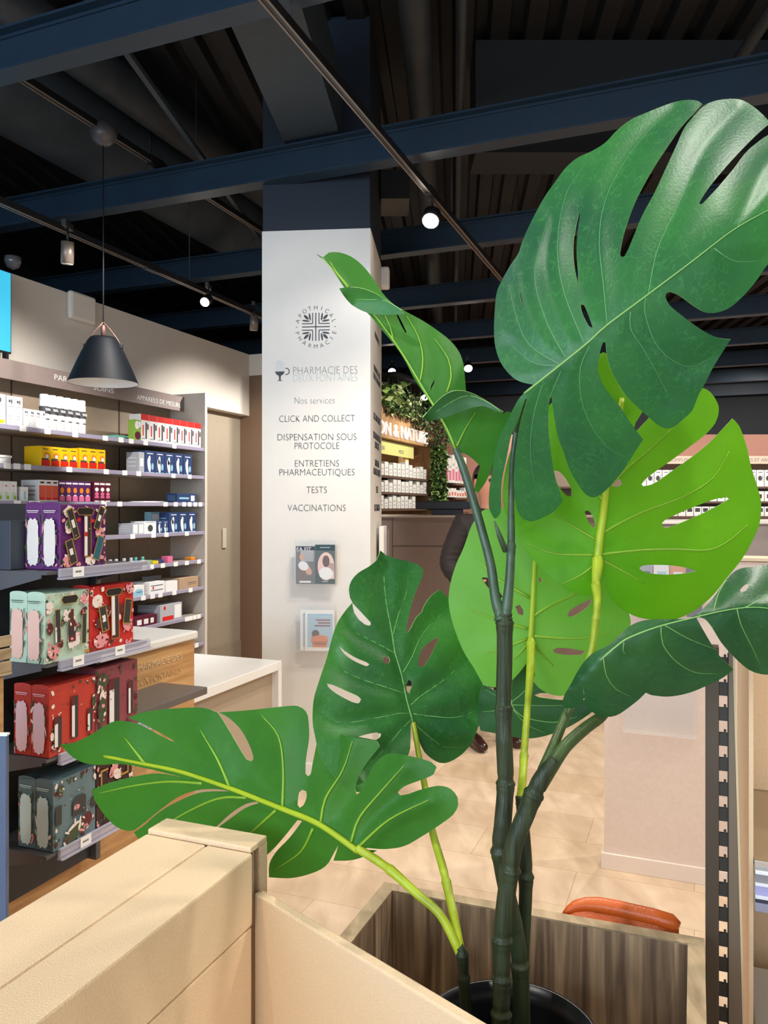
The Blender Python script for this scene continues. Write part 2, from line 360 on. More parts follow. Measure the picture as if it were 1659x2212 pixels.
bm = bmesh.new(); p0 = Vector((1.75, 1.6, 3.8)); tube(bm, [p0, dirB(p0, 2.7)], .018, 10); tag(mk('conduit', bm, M_pipe), 'thinner slanting grey conduit in the upper right corner', 'pipe')
bm = bmesh.new(); box(bm, .53, 7, 4.55, 4.85, 3.55, 4.2); tag(mk('deep_girder', bm, mat('blackish_girder', (.008, .010, .014), .7)), 'deep black girder under the roof deck at the upper right', 'girder')
bm = bmesh.new(); box(bm, -.02, .16, 4.9, 5.2, 3.42, 3.6); tag(mk('junction_box', bm, M_black), 'small black box hanging by the round pipe above the column', 'box')
# big textile duct along the left wall
bm = bmesh.new(); q0, z0, r0 = -3.56, 3.86, .27
tube(bm, [G(a, q0, z0) for a in (.5, 2, 3, 4, 5, 6, 6.9)], r0, 28)
dct = tag(mk('air_duct', bm, M_duct), 'large round dark textile air duct above the left wall', 'duct')
for a in (2.2, 4.2, 5.6): bm = bmesh.new(); tube(bm, [G(a-.012, q0, z0), G(a+.012, q0, z0)], r0+.004, 28); mk('seam', bm, mat('duct_seam', (.02, .03, .04), .7), dct)
bm = bmesh.new(); tube(bm, [G(a, -3.10, 3.95) for a in (.5, 3, 6.8)], .12, 18); tag(mk('air_duct', bm, M_pipe), 'smaller dark round duct beside the large textile duct', 'duct')
# lighting tracks
def track(p, a0, a1, label, mats=(M_black, M_track)):
    bm = bmesh.new(); q = p[0]; z = p[1]
    box(bm, -.017, .017, a0, a1, 0, .034, 0); box(bm, -.017, -.009, a0, a1, -.003, 0, 1); box(bm, .009, .017, a0, a1, -.003, 0, 1); box(bm, -.018, -.017, a0, a1, 0, .02, 1)
    o = mk('lighting_track', bm, list(mats)); atA(o, 0, q, z); tag(o, label, 'lighting track')
    for a in (a0+1.2, a0+3.2, a0+5.1):
        if a < a1:
            bm = bmesh.new(); box(bm, -.021, .021, a-.06, a+.06, -.006, .04); j = mk('joint', bm, M_black, o)
            bm = bmesh.new(); tube(bm, [(0, a+.4, .03), (0, a+.4, 4.2-z)], .0025, 6); mk('suspension_wire', bm, M_pipe, o)
    return o
qT = -.403*CA-2.64*SA
track((qT, 3.2), .9, 7.5, 'long brownish lighting track crossing the ceiling towards the lit spotlight')
track((-3.20, 3.0), .9, 7.2, 'black lighting track in front of the left wall carrying three spotlights')
qP = -1.5*CA-4.2*SA
track((qP, 3.5), .6, 6.9, 'thin bright-edged track below the large duct that holds the pendant lamp')

def spotlight(p, aim, label, lit=False, r=.032, L=.11, cat='spotlight', group=None):
    p = Vector(p); d = (Vector(aim)-p).normalized()
    t = thing('track_spotlight', label, cat, p, group=group)
    bm = bmesh.new(); prev = None
    tube(bm, [(0, 0, 0), d*L], r, 18); mk('lamp_body', bm, M_track if not lit else M_black, t)
    bm = bmesh.new(); tube(bm, [d*L, d*(L+.004)], r*.88, 18); mk('lens', bm, M_lamp if lit else mat('dim_lens', (.6, .58, .5), .4), t)
    bm = bmesh.new(); tube(bm, [(0, 0, 0), (0, 0, .07)], .006, 8); box(bm, -.012, .012, -.05, .05, .07, .10); mk('track_adapter', bm, M_black, t)
    return t
s0 = 4.06
spotlight(P(146, 522, 4.06), P(140, 900, 4.2), 'track spotlight with grey barrel on the black left track, unlit towards us')
spotlight(P(450, 645, 5.45), P(415, 680, 5.2), 'lit track spotlight above the left shelves, glowing disc', True, .034, .07)
spotlight(P(549, 682, 6.1), P(545, 800, 6.2), 'small dark track spotlight next to the column at the track end')
spotlight(P(934, 462, 4.40), P(926, 492, 4.32), 'lit round spotlight hanging from the long track right of the column', True, .050, .07)
for (x, y, Y, lb, r) in ((847, 806, 9.6, 'lit spotlight above the hanging plants nearest the column', .05), (918, 862, 10.4, 'small lit spotlight among the hanging plants behind the twisted leaf', .05), (1012, 800, 8.6, 'bright spotlight beside the edge of the twisted leaf at the back', .05), (1197, 922, 12.0, 'bright small spotlight seen between two hanging leaf lobes', .06)):
    c = P(x, y, Y); spotlight(c+Vector((0, .06, .06)), c, lb, True, r, .05)

# pendant lamp
pb = P(223, 285, 4.2); zb = 2.16
t = thing('pendant_lamp', 'black cone pendant lamp with white inside hanging in front of the left shelves', 'lamp', (pb.x, pb.y, zb))
bm = bmesh.new(); lathe(bm, [(.182, 0), (.15, .075), (.115, .155), (.08, .225), (.066, .243), (.0, .245)], n=40); mk('lamp_shade', bm, mat('pendant_black', (.002, .003, .005), .6, spec=.12), t)
bm = bmesh.new(); lathe(bm, [(.1795, .001), (.147, .075), (.112, .155), (.077, .22), (.0, .238)], n=40); mk('shade_lining', bm, M_white, t)
bm = bmesh.new(); lathe(bm, [(0, .245), (.012, .245), (.012, .29), (.009, .31), (.0, .312)], n=12); mk('socket', bm, mat('maroon_cord', (.08, .035, .03), .5), t)
for s in (-1, 1):
    bm = bmesh.new(); tube(bm, [(s*.092, 0, .205), (s*.075, 0, .235), (s*.038, 0, .285), (0, 0, .325)], .0035, 8); mk('leather_strap', bm, mat('leather', (.10, .05, .035), .6), t)
    bm = bmesh.new(); box(bm, s*.092-.012, s*.092+.012, -.012, .012, .185, .21, 0, .003); mk('strap_clip', bm, M_black, t)
bm = bmesh.new(); tube(bm, [(0, 0, .31), (.001, 0, .8), (0, 0, pb.z-zb-.03)], .0035, 8); mk('cord', bm, M_black, t)
bm = bmesh.new(); lathe(bm, [(0, -.075), (.035, -.066), (.062, -.040), (.073, -.005), (.06, .03), (.03, .05), (0, .052)], c=(0, 0, pb.z-zb), n=28); mk('canopy', bm, mat('grey_canopy', (.07, .065, .07), .35), t)

# siren box, dome camera and cyan screen on the left wall
def on_wall(x, y, q, wpx, hpx, d, name, label, cat, m, bev=.02):
    a, Y = aq(x, q); a0, _ = aq(x-wpx/2, q); a1, _ = aq(x+wpx/2, q); hh = hpx*Y/F
    bm = bmesh.new(); box(bm, 0, d, -(a1-a0)/2, (a1-a0)/2, -hh/2, hh/2, 0, bev)
    return tag(atA(mk(name, bm, m), a, q, zat(y, Y)), label, cat)
sb = on_wall(171, 666, qw+.001, 55, 60, .045, 'alarm_siren', 'square white alarm siren with rounded corners at the top of the left wall', 'alarm', mat('siren_plastic', srgb(226, 220, 212), .5, bump=.1), .018)
a, Y = aq(25, -3.80); bm = bmesh.new(); a0 = aq(-190, -3.80)[0]; z0, z1 = zat(765, Y), zat(588, Y)
box(bm, -.03, 0, a0, a, z0, z1, 0, .004); sc = tag(atA(mk('wall_screen', bm, M_black), 0, -3.80, 0), 'bright cyan advertising screen hung on the left wall at the picture edge', 'screen')
bm = bmesh.new(); box(bm, 0, .002, a0+.01, a-.008, z0+.01, z1-.01); mk('display_panel', bm, M_screen, sc)
bm = bmesh.new(); box(bm, -.02, .01, a-.05, a-.03, z0-.06, z0); mk('bracket', bm, M_black, sc)
bm = bmesh.new(); lathe(bm, [(0, -.05), (.035, -.035), (.05, 0), (.05, .03), (0, .03)], n=20)
t = tag(mk('dome_sensor', bm, mat('smoked_dome', (.12, .12, .13), .15)), 'small grey dome sensor above the cyan screen', 'sensor'); t.location = P(28, 566, 4.9)
a, Y = aq(503, qw); 
bm = bmesh.new(); box(bm, 0, .012, -.03, .03, -.09, .09, 0, .003); atA(tag(mk('switch_plate', bm, mat('switch_beige', srgb(188, 178, 164), .5)), 'narrow white switch plate in the recess between shelves and column', 'switch'), a, qw-.098, zat(1163, Y))
# white detector on the side of the column
bm = bmesh.new(); box(bm, 0, .055, -.04, .04, -.065, .065, 0, .012)
o = tag(mk('alarm_detector', bm, M_whitem), 'white alarm detector fixed high on the right side of the column', 'detector')
o.location = cl+Matrix.Rotation(RC, 3, 'Z') @ Vector((cw, cdp-.05, zat(604, 5.0))); o.rotation_euler = (0, 0, RC)

# acrylic leaflet holders on the column
def holder(x0, x1, y0, y1, name, label, fn):
    w_ = cx_(x1)-cx_(x0); h_ = cz_(y0)-cz_(y1)
    t = thing(name, label, 'leaflet holder'); t.location = cl+Matrix.Rotation(RC, 3, 'Z') @ Vector((cx_(x0), -.002, cz_(y1))); t.rotation_euler = (0, 0, RC)
    bm = bmesh.new(); box(bm, 0, w_, -.003, 0, 0, h_+.012); mk('back_plate', bm, M_clear, t)
    bm = bmesh.new(); box(bm, 0, w_, -.045, -.042, 0, h_*.8); mk('front_pane', bm, M_clear, t)
    bm = bmesh.new(); box(bm, 0, w_, -.045, 0, -.003, 0); mk('base', bm, M_clear, t)
    for xx in (0, w_): bm = bmesh.new(); box(bm, xx-.0015, xx+.0015, -.045, 0, 0, h_*.8); mk('end_wall', bm, M_clear, t)
    return t, w_, h_
def flyer(t, x0, x1, z0, z1, mats, art, label, name='magazine', y=-.03):
    bm = bmesh.new(); box(bm, 0, x1-x0, -.004, 0, 0, z1-z0); w_, h_ = x1-x0, z1-z0
    for pts, mi in art(w_, h_): paint(bm, (0, -.004, 0), (1, 0, 0), (0, 0, 1), (0, -1, 0), pts, mi, .0003+.0001*mi)
    o = tag(mk(name, bm, mats), label, 'leaflet'); o.location = t.matrix_basis @ Vector((x0, y, z0)); o.rotation_euler = t.rotation_euler; return o
M_teal = mat('teal_cover', srgb(20, 62, 66), .35); M_skin = mat('printed_skin', srgb(206, 150, 120), .5); M_hair = mat('printed_brown', srgb(70, 44, 36), .5)
M_nav = mat('printed_navy', srgb(34, 44, 62), .35); M_grey = mat('printed_grey', srgb(150, 156, 164), .5); M_or = mat('printed_orange', srgb(214, 128, 78), .5); M_sky = mat('printed_sky', srgb(164, 198, 218), .5)
M_pink = mat('printed_pink', srgb(232, 196, 190), .5)
t, w_, h_ = holder(640, 728, 1170, 1262, 'leaflet_holder', 'upper clear acrylic leaflet holder on the front of the column', None)
flyer(t, .006, .112, .004, .212, [M_nav, M_grey, M_skin, M_hair, M_whitem], lambda W, Hh: [(rect(W*.6, Hh*.75, W*.7, Hh*.3), 1), (ell(W*.32, Hh*.72, W*.12, Hh*.09), 2), (ell(W*.4, Hh*.48, W*.28, Hh*.12, -.5), 4), (ell(W*.62, Hh*.38, W*.18, Hh*.16, .6), 2), (ell(W*.3, Hh*.25, W*.25, Hh*.2), 3), (rect(W*.5, Hh*.06, W*.6, Hh*.05), 4)], 'dark magazine with an athlete picture in the upper acrylic holder').name
text('EA FIT', .03, M_whitem, None, (0, 0, 0), (1, 0, 0), (0, 0, 1), 'title')
ti = bpy.data.objects['title']; ti.parent = bpy.data.objects['magazine']; ti.location = (.045, -.0052, .182)
flyer(t, .115, .226, .006, .222, [M_teal, M_pink, M_skin, M_hair, M_whitem], lambda W, Hh: [(ell(W*.55, Hh*.45, W*.42, Hh*.36, n=20), 1), (rect(W*.72, Hh*.33, W*.5, Hh*.40), 1), (ell(W*.55, Hh*.27, W*.36, Hh*.16), 4), (ell(W*.55, Hh*.58, W*.18, Hh*.15), 3), (ell(W*.55, Hh*.54, W*.15, Hh*.12), 2), (rect(W*.5, Hh*.36, W*.14, Hh*.10), 2), (rect(W*.5, Hh*.93, W*.5, Hh*.012), 4), (rect(W*.5, Hh*.06, W*.3, Hh*.012), 4)], 'teal magazine with a portrait of a smiling person in white in the upper holder', y=-.038)
t, w_, h_ = holder(640, 728, 1308, 1404, 'leaflet_holder', 'lower clear acrylic leaflet holder on the front of the column', None)
for k in (0, 1):
    flyer(t, .03+k*.028, .205+k*.016, .002, .226, [M_whitem, M_sky, M_skin, M_hair, M_or, mat('printed_maroon', srgb(130, 60, 66), .5)], lambda W, Hh: [(rect(W*.52, Hh*.5, W*.86, Hh*.82), 1), (ell(W*.5, Hh*.26, W*.3, Hh*.13), 4), (rect(W*.5, Hh*.16, W*.5, Hh*.14), 4), (ell(W*.36, Hh*.42, W*.13, Hh*.10), 3), (ell(W*.5, Hh*.34, W*.3, Hh*.05), 2), (rect(W*.62, Hh*.76, W*.5, Hh*.035), 5), (rect(W*.66, Hh*.69, W*.42, Hh*.035), 5), (rect(W*.6, Hh*.62, W*.54, Hh*.035), 5)], ['white edged leaflet behind, mostly covered, in the lower column holder', 'white edged leaflet with orange and blue picture at the front of the lower column holder'][k], 'leaflet', y=-.026-.008*k)
# holder on the side of the column
t = thing('leaflet_holder', 'clear acrylic leaflet holder on the right side of the column', 'leaflet holder'); Mx = Matrix.Rotation(RC, 3, 'Z')
t.location = cl+Mx @ Vector((cw+.002, .30, zat(1213, 4.7))); t.rotation_euler = (0, 0, RC)
bm = bmesh.new(); box(bm, 0, .003, 0, .22, 0, .235); mk('back_plate', bm, M_clear, t)
bm = bmesh.new(); box(bm, .055, .058, 0, .22, 0, .19); mk('front_pane', bm, M_clear, t)
bm = bmesh.new(); box(bm, 0, .058, 0, .22, -.003, 0); mk('base', bm, M_clear, t)
bm = bmesh.new(); box(bm, .018, .045, .005, .215, 0, .21); o = tag(mk('leaflet_stack', bm, M_whitem), 'stack of white leaflets in the holder on the side of the column', 'leaflets'); o.location = t.location; o.rotation_euler = t.rotation_euler

# ------------------------------------------------------------------ left wall shelving
QS = -3.588; SD = .316
aR = aq(440, QS)[0]; aL = aq(0, QS)[0]-1.6
t = thing('wall_shelving', 'taupe wall shelving with lilac price rails along the left wall full of pharmacy goods', 'shelves', G(0, QS, 0), rootA)
SH = t
bm = bmesh.new(); box(bm, -SD-.012, -SD, aL, aR, .1, 2.36); mk('back_panel', bm, M_shelfback, t)
bm = bmesh.new(); box(bm, -SD, .012, aR, aR+.03, 0, 2.397); mk('end_panel', bm, M_side, t)
bm = bmesh.new(); box(bm, -SD, .012, aL-.03, aL, 0, 2.397); mk('end_panel', bm, M_side, t)
for x in (24, 257):
    a = aq(x, QS-SD)[0]; bm = bmesh.new(); box(bm, -SD, -SD+.004, a-.004, a+.004, .1, 2.30); mk('slot_strip', bm, M_seam, t)
bm = bmesh.new(); box(bm, -.20, -.183, aL, aq(400, QS-.183)[0], 2.256, 2.372); fas = mk('fascia_sign', bm, M_fascia, t)
bm = bmesh.new(); box(bm, -SD, 0, aL, aR, 0, .10); mk('plinth', bm, M_taupe, t)
def wtxt(s, x, y, q, size, m, par, wd, nm='lettering', rootq=QS):
    a, Y = aq(x, q); a0, _ = aq(x-wd/2, q); a1, _ = aq(x+wd/2, q)
    o = text(s, size, m, par, (q-rootq, a, zat(y, Y)), (0, 1, 0), (0, 0, 1), nm, offset=-.0005)
    ys = [v.co.y for v in o.data.vertices]; c = (min(ys)+max(ys))/2; k = (a1-a0)/(max(ys)-min(ys))
    for v in o.data.vertices: v.co.y = a+(v.co.y-c)*k
    return o
wtxt('PARA', 137, 824, QS-.182, .052, M_tagw, fas, 38); wtxt('SOINS', 224, 846, QS-.182, .048, M_tagw, fas, 44); wtxt('APPAREILS DE MESURE', 345, 872, QS-.182, .05, M_tagw, fas, 94)
ZS = [1.96, 1.741, 1.53, 1.308, 1.086, .875, .66, .44]
for k, z in enumerate(ZS):
    bm = bmesh.new(); box(bm, -SD, -.006, aL, aR, z-.026, z); s = mk('shelf', bm, M_shelf, t)
    bm = bmesh.new(); box(bm, -.006, .006, aL, aR, z-.024, z+.003, 0, .003); mk('price_rail', bm, M_rail, s)
def tags(k, xs):
    z = ZS[k]
    for x in xs:
        a, Y = aq(x, QS+.008); bm = bmesh.new(); box(bm, .006, .0075, a-.024, a+.024, z-.027, z+.006); mk('price_card', bm, M_tagw, SH)
tags(0, (50, 103, 163, 228, 262, 284, 315, 377)); tags(1, (16, 37, 60, 150, 230, 270, 300, 375, 410)); tags(2, (38, 70, 80, 225, 259, 358, 380, 398, 410, 422, 433))
tags(3, (287, 332, 360, 404)); tags(4, (265, 288, 312, 328, 352, 380, 404, 430)); tags(5, (310, 330, 347, 377, 412)); tags(6, (404, 412, 421, 430)); tags(7, (425,))

C = {'white': M_white, 'wm': M_whitem, 'yellow': mat('print_yellow', srgb(244, 196, 20), .4), 'red': mat('print_red', srgb(214, 40, 34), .4), 'black': M_ink, 'navy': mat('print_navy', srgb(44, 66, 112), .4),
     'grey': mat('print_grey', srgb(176, 178, 186), .5), 'purple': mat('print_purple', srgb(84, 40, 96), .4), 'pink': mat('print_pink', srgb(222, 110, 150), .4), 'orange': mat('print_orange', srgb(232, 140, 40), .4),
     'teal': mat('print_teal', srgb(80, 160, 150), .4), 'green': mat('print_green', srgb(140, 176, 70), .4), 'sky': mat('print_lightblue', srgb(150, 200, 220), .4), 'coral': mat('print_coral', srgb(220, 92, 70), .4),
     'cardb': mat('cardboard', srgb(176, 148, 120), .7, noise=.05), 'pgreen': mat('print_pale_green', srgb(196, 220, 190), .5), 'maroon': mat('print_dark_maroon', srgb(90, 24, 48), .4)}
def pack(w_, t_, h_, base, art):
    """carton with its front at x=0 facing +x, width along y; art: (colour, pts in fractions)"""
    mats = [C[base]]; bm = bmesh.new(); box(bm, -t_, 0, -w_/2, w_/2, 0, h_, 0, .0012)
    for c, pts in art:
        if C[c] not in mats: mats.append(C[c])
        paint(bm, (0, -w_/2, 0), (0, 1, 0), (0, 0, 1), (1, 0, 0), [(px*w_, pz*h_) for px, pz in pts], mats.index(C[c]), .0004+.00015*mats.index(C[c]))
    if base in ('wm', 'white', 'navy', 'grey') and art:    # a line or two on the side
        for q_ in (.3, .5, .7): paint(bm, (-t_, -w_/2, 0), (1, 0, 0), (0, 0, 1), (0, -1, 0), [(t_*.15, h_*q_), (t_*.8, h_*q_), (t_*.8, h_*(q_+.03)), (t_*.15, h_*(q_+.03))], mats.index(C[art[-1][0]]), .0005)
    me = bpy.data.meshes.new('carton'); bm.to_mesh(me); bm.free()
    for m in mats: me.materials.append(m)
    return me
def R(x0, x1, z0, z1): return [(x0, z0), (x1, z0), (x1, z1), (x0, z1)]
def E(cx, cz, rx, rz, rot=0, n=10): return ell(cx, cz, rx, rz, rot, n)
def row(k, x0, x1, n, hpx, t_, base, art, what, where, cat='box', name='product_box', dq=-.012, gapf=.04, z=None):
    """n cartons between picture columns x0 and x1 on shelf k"""
    q = QS+dq; a0 = aq(x0, q)[0]; a1 = aq(x1, q)[0]; Ym = aq((x0+x1)/2, q)[1]; h_ = hpx*Ym/F; st = (a1-a0)/n
    me = pack(st*(1-gapf), t_, h_, base, art); out = []
    for i in range(n):
        o = bpy.data.objects.new(name, me); COL.objects.link(o); atA(o, a0+st*(i+.5), q, (ZS[k]+.0005) if z is None else z)
        lb = ('%s %s' % (what, where)) if n == 1 else ('%s, %s %s' % (what, nth(i, n), where))
        tag(o, lb, cat, None if n == 1 else what+' '+where); out.append(o)
    return out
T = 'on top wall shelf'; T2 = 'on second wall shelf'; T3 = 'on third wall shelf'; T4 = 'on fourth wall shelf'; T5 = 'on fifth wall shelf'; T6 = 'on sixth wall shelf'
txtart = [('grey', R(.2, .8, .62, .68)), ('black', R(.25, .5, .78, .86)), ('black', R(.55, .7, .74, .88)), ('grey', R(.2, .7, .3, .34)), ('grey', R(.2, .6, .2, .24))]
row(0, -22, 13, 1, 66, .10, 'wm', txtart+[('yellow', R(.1, .9, .05, .16))], 'tall white carton with yellow foot cut by the picture edge', T)
row(0, 14, 49, 2, 64, .10, 'wm', txtart, 'plain white medicine carton with faint black print', T)
row(0, 50, 102, 4, 40, .09, 'wm', txtart[:3], 'low white carton', 'left of spray cans '+T)
# six spray cans
a0 = aq(88, QS-.03)[0]; a1 = aq(184, QS-.03)[0]; st = (a1-a0)/6; Yc = aq(136, QS-.03)[1]; rc = st*.46; hc = 75*Yc/F
can = None
for i in range(6):
    if can is None:
        can = thing('spray_can', 'x', 'spray can', group='white spray cans on the top left wall shelf')
        bm = bmesh.new(); lathe(bm, [(rc*.9, 0), (rc, .006), (rc, hc*.45)], n=20, mi=0, closed=False); lathe(bm, [(rc, hc*.45), (rc, hc*.66)], n=20, mi=1); lathe(bm, [(rc, hc*.66), (rc, hc*.82), (rc*.9, hc*.84)], n=20, mi=0)
        for k in range(5): paint(bm, (rc, -rc*.7, hc*.5), (0, 1, 0), (0, 0, 1), (1, 0, 0), ell(rc*(.2+k*.28), hc*.07, rc*.09, hc*.045, .3), 2, .0008)
        paint(bm, (rc, 0, hc*.3), (0, 1, 0), (0, 0, 1), (1, 0, 0), rect(0, 0, rc*1.0, hc*.03), 1, .0008)
        mk('can_body', bm, [M_white, M_ink, M_whitem], can)
        bm = bmesh.new(); lathe(bm, [(rc*.92, hc*.835), (rc*.93, hc*.97), (rc*.8, hc), (0, hc)], n=20); mk('cap', bm, M_whitem, can); c = can
    else: c = dup(can)
    atA(c, a0+st*(i+.5), QS-.035, ZS[0]+.0005)
    c['label'] = 'white spray can with black band, %s %s' % (nth(i, 6), T)
# teal flat packs, round box, red topped cartons
for k, (x, z_) in enumerate(((250, 0), (268, .012))):
    a = aq(x, QS-.05)[0]; bm = bmesh.new(); box(bm, -.10, 0, -.09, .09, 0, .012, 0, .002); box(bm, -.08, .0, -.07, .07, .0121, .014, 1)
    tag(atA(mk('flat_pack', bm, [C['teal'], C['pgreen']]), a, QS-.04-.02*k, ZS[0]+.0005+z_*1.25), ['lower flat teal pack beside the red topped cartons '+T, 'flat teal pack lying on another one '+T][k], 'pack')
row(0, 289, 306, 1, 45, .05, 'green', [('wm', E(.4, .75, .3, .2)), ('maroon', E(.5, .25, .4, .2)), ('wm', E(.75, .8, .2, .15))], 'green carton with white discs left of the red topped cartons', T)
row(0, 304, 434, 8, 56, .10, 'wm', [('red', R(0, 1, .78, 1)), ('black', R(.55, .75, .1, .7)), ('red', R(.2, .35, .2, .6)), ('black', R(.78, .95, .45, .65)), ('grey', R(.1, .5, .08, .14))], 'white carton with red lid', T)
bm = bmesh.new(); box(bm, -.08, 0, -.035, .035, 0, .022, 0, .003)
tag(atA(mk('product_box', bm, C['red']), aq(292, QS-.13)[0], QS-.12, ZS[0]+.0005), 'small red pack lying behind the green carton '+T, 'box')
# second shelf
for k, x in enumerate((6,)):
    bm = bmesh.new(); box(bm, -.12, 0, -.10, .06, 0, .035, 0, .006); lo = mk('tub', bm, M_white); bm = bmesh.new(); box(bm, -.125, .004, -.104, .064, .035, .05, 0, .004); mk('lid', bm, M_whitem, lo)
    tag(atA(lo, aq(x, QS-.02)[0], QS-.02, ZS[1]+.0005), 'flat white plastic tub with lid '+T2, 'tub')
yart = [('orange', E(.6, .55, .3, .16)), ('wm', E(.65, .5, .18, .1)), ('red', R(.05, .95, .04, .32)), ('black', R(.08, .8, .32, .40)), ('wm', R(.15, .7, .2, .24)), ('black', R(.2, .8, .84, .88))]
row(1, 88, 168, 4, 43, .13, 'yellow', yart, 'yellow carton with red print', 'in left block '+T2)
row(1, 172, 228, 3, 44, .15, 'yellow', yart, 'yellow carton with red print', 'in right block '+T2)
q = QS-.10
a0 = aq(180, q)[0]; a1 = aq(228, q)[0]
capt = None
for i in range(3):
    if not capt:
        bm = bmesh.new(); lathe(bm, [(.018, 0), (.018, .125), (.016, .15), (0, .15)], n=16); capt = mk('bottle', bm, M_nav); c = capt
    else: c = capt.copy(); COL.objects.link(c)
    atA(c, a0+(a1-a0)*(i+.5)/3, QS-.17, ZS[1]+.001); tag(c, 'dark bottle behind the yellow cartons, %s %s' % (nth(i, 3), T2), 'bottle', 'dark bottles behind the yellow cartons')
    c.location = G(a0+(a1-a0)*(i+.5)/3, QS-.19, ZS[1]+.001)
bart = [('wm', E(.4, .35, .16, .34, .3)), ('wm', E(.42, .6, .12, .2, -.3)), ('sky', E(.75, .3, .12, .16)), ('wm', R(.2, .8, .86, .9)), ('sky', R(.05, .95, 0, .04))]
row(1, 313, 415, 5, 46, .115, 'navy', bart, 'blue thermometer carton with white picture', T2)
row(1, 300, 312, 1, 44, .11, 'grey', [('wm', R(.2, .8, .3, .7))], 'light grey backed carton left of the blue thermometer cartons', T2)
# third shelf
row(2, -10, 37, 3, 44, .09, 'wm', [('pgreen', E(.5, .3, .35, .2)), ('red', R(.3, .6, .75, .8)), ('green', E(.7, .2, .2, .1))], 'white carton with pale green print', T3)
row(2, 45, 61, 1, 32, .05, 'wm', [('sky', R(.4, .7, .15, .7))], 'small white carton with a blue strip', T3)
row(2, 84, 126, 3, 47, .14, 'wm', [('coral', R(0, 1, .1, .75)), ('wm', E(.5, .45, .2, .3)), ('red', R(.1, .9, .08, .2)), ('maroon', R(.2, .8, .84, .92))], 'white carton with red lower print', T3)
part_ = [('wm', R(.05, .95, .84, .92)), ('orange', E(.5, .55, .3, .14)), ('wm', E(.5, .56, .14, .08)), ('pink', R(.1, .9, .04, .28)), ('wm', R(.3, .7, .2, .34))]
row(2, 127, 196, 5, 45, .12, 'purple', part_, 'slim purple carton with orange print', T3)
row(2, 203, 239, 3, 44, .12, 'maroon', [('wm', R(.05, .95, .84, .94)), ('wm', E(.5, .62, .35, .1)), ('pink', E(.5, .4, .35, .1)), ('pink', R(.15, .85, .2, .3)), ('wm', R(.1, .9, .03, .08))], 'dark maroon carton with white and pink dots', T3)
for k, (x, z_) in enumerate(((322, 0), (335, .006))):
    bm = bmesh.new(); box(bm, -.14, 0, -.11, .11, 0, .005, 0, .001); tag(atA(mk('flat_pack', bm, M_whitem), aq(x, QS-.06)[0], QS-.05-k*.02, ZS[2]+.0005+z_), ['flat white pack lying lowest in the middle '+T3, 'flat white pack lying uppermost in the middle '+T3][k], 'pack')
row(2, 382, 425, 1, 20, .10, 'navy', [('wm', R(.7, .9, .2, .8)), ('sky', R(.1, .6, .4, .6))], 'long low blue carton at the right end', T3)
# fourth shelf
row(3, 311, 338, 1, 27, .12, 'wm', [('black', E(.5, .45, .22, .28)), ('wm', E(.5, .4, .12, .18)), ('grey', R(.1, .9, .9, .96))], 'white carton with a small dark picture', T4)
row(3, 339, 364, 2, 27, .05, 'navy', bart, 'small blue carton in front of the taller ones', T4)
row(3, 365, 424, 3, 43, .13, 'navy', bart, 'tall blue nebuliser carton', T4)
row(3, 326, 364, 2, 45, .06, 'sky', [('wm', R(.1, .9, .1, .9)), ('sky', R(.2, .8, .3, .4)), ('sky', R(.2, .8, .6, .7))], 'pale blue and white carton standing behind the small blue ones', T4, dq=-.10)
row(3, 286, 311, 2, 24, .12, 'grey', [('wm', R(.1, .9, .1, .9))], 'low pale grey carton', 'at left end '+T4)
# fifth shelf: little bottles and boxes
cols = [('grey', 'grey'), ('grey', 'grey'), ('wm', 'grey'), ('wm', 'grey'), ('sky', 'teal'), ('wm', 'teal')]
for i, x in enumerate((238, 251, 268, 283, 293, 308)):
    b0 = thing('small_bottle', 'small square bottle with %s cap, %s %s' % (cols[i][1], nth(i, 6), T5), 'bottle', group='small bottles '+T5)
    bm = bmesh.new(); box(bm, -.018, .018, -.018, .018, 0, .032, 0, .004); mk('bottle_body', bm, C[cols[i][0]], b0)
    bm = bmesh.new(); lathe(bm, [(.009, .032), (.012, .036), (.012, .056), (0, .057)], n=14); mk('cap', bm, C[cols[i][1]], b0)
    atA(b0, aq(x, QS-.10)[0], QS-.10, ZS[4]+.0005)
row(4, 228, 315, 6, 9, .05, 'wm', [('yellow', R(.2, .9, .2, .7)), ('grey', R(.1, .4, .3, .6))], 'tiny flat white packet', 'at front edge '+T5, cat='packet', name='packet')
for i, (x, c, hh, what) in enumerate(((325, 'green', .03, 'small green pack'), (337, 'yellow', .022, 'small yellow pack'), (348, 'navy', .028, 'small dark blue pack'), (368, 'pink', .045, 'small pinkish open carton'), (418, 'orange', .022, 'flat orange pack'))):
    bm = bmesh.new(); box(bm, -.06, 0, -.03, .03, 0, hh, 0, .003); tag(atA(mk('product_box', bm, C[c]), aq(x, QS-.05)[0], QS-.05, ZS[4]+.0005), what+' in the right half '+T5, 'box')
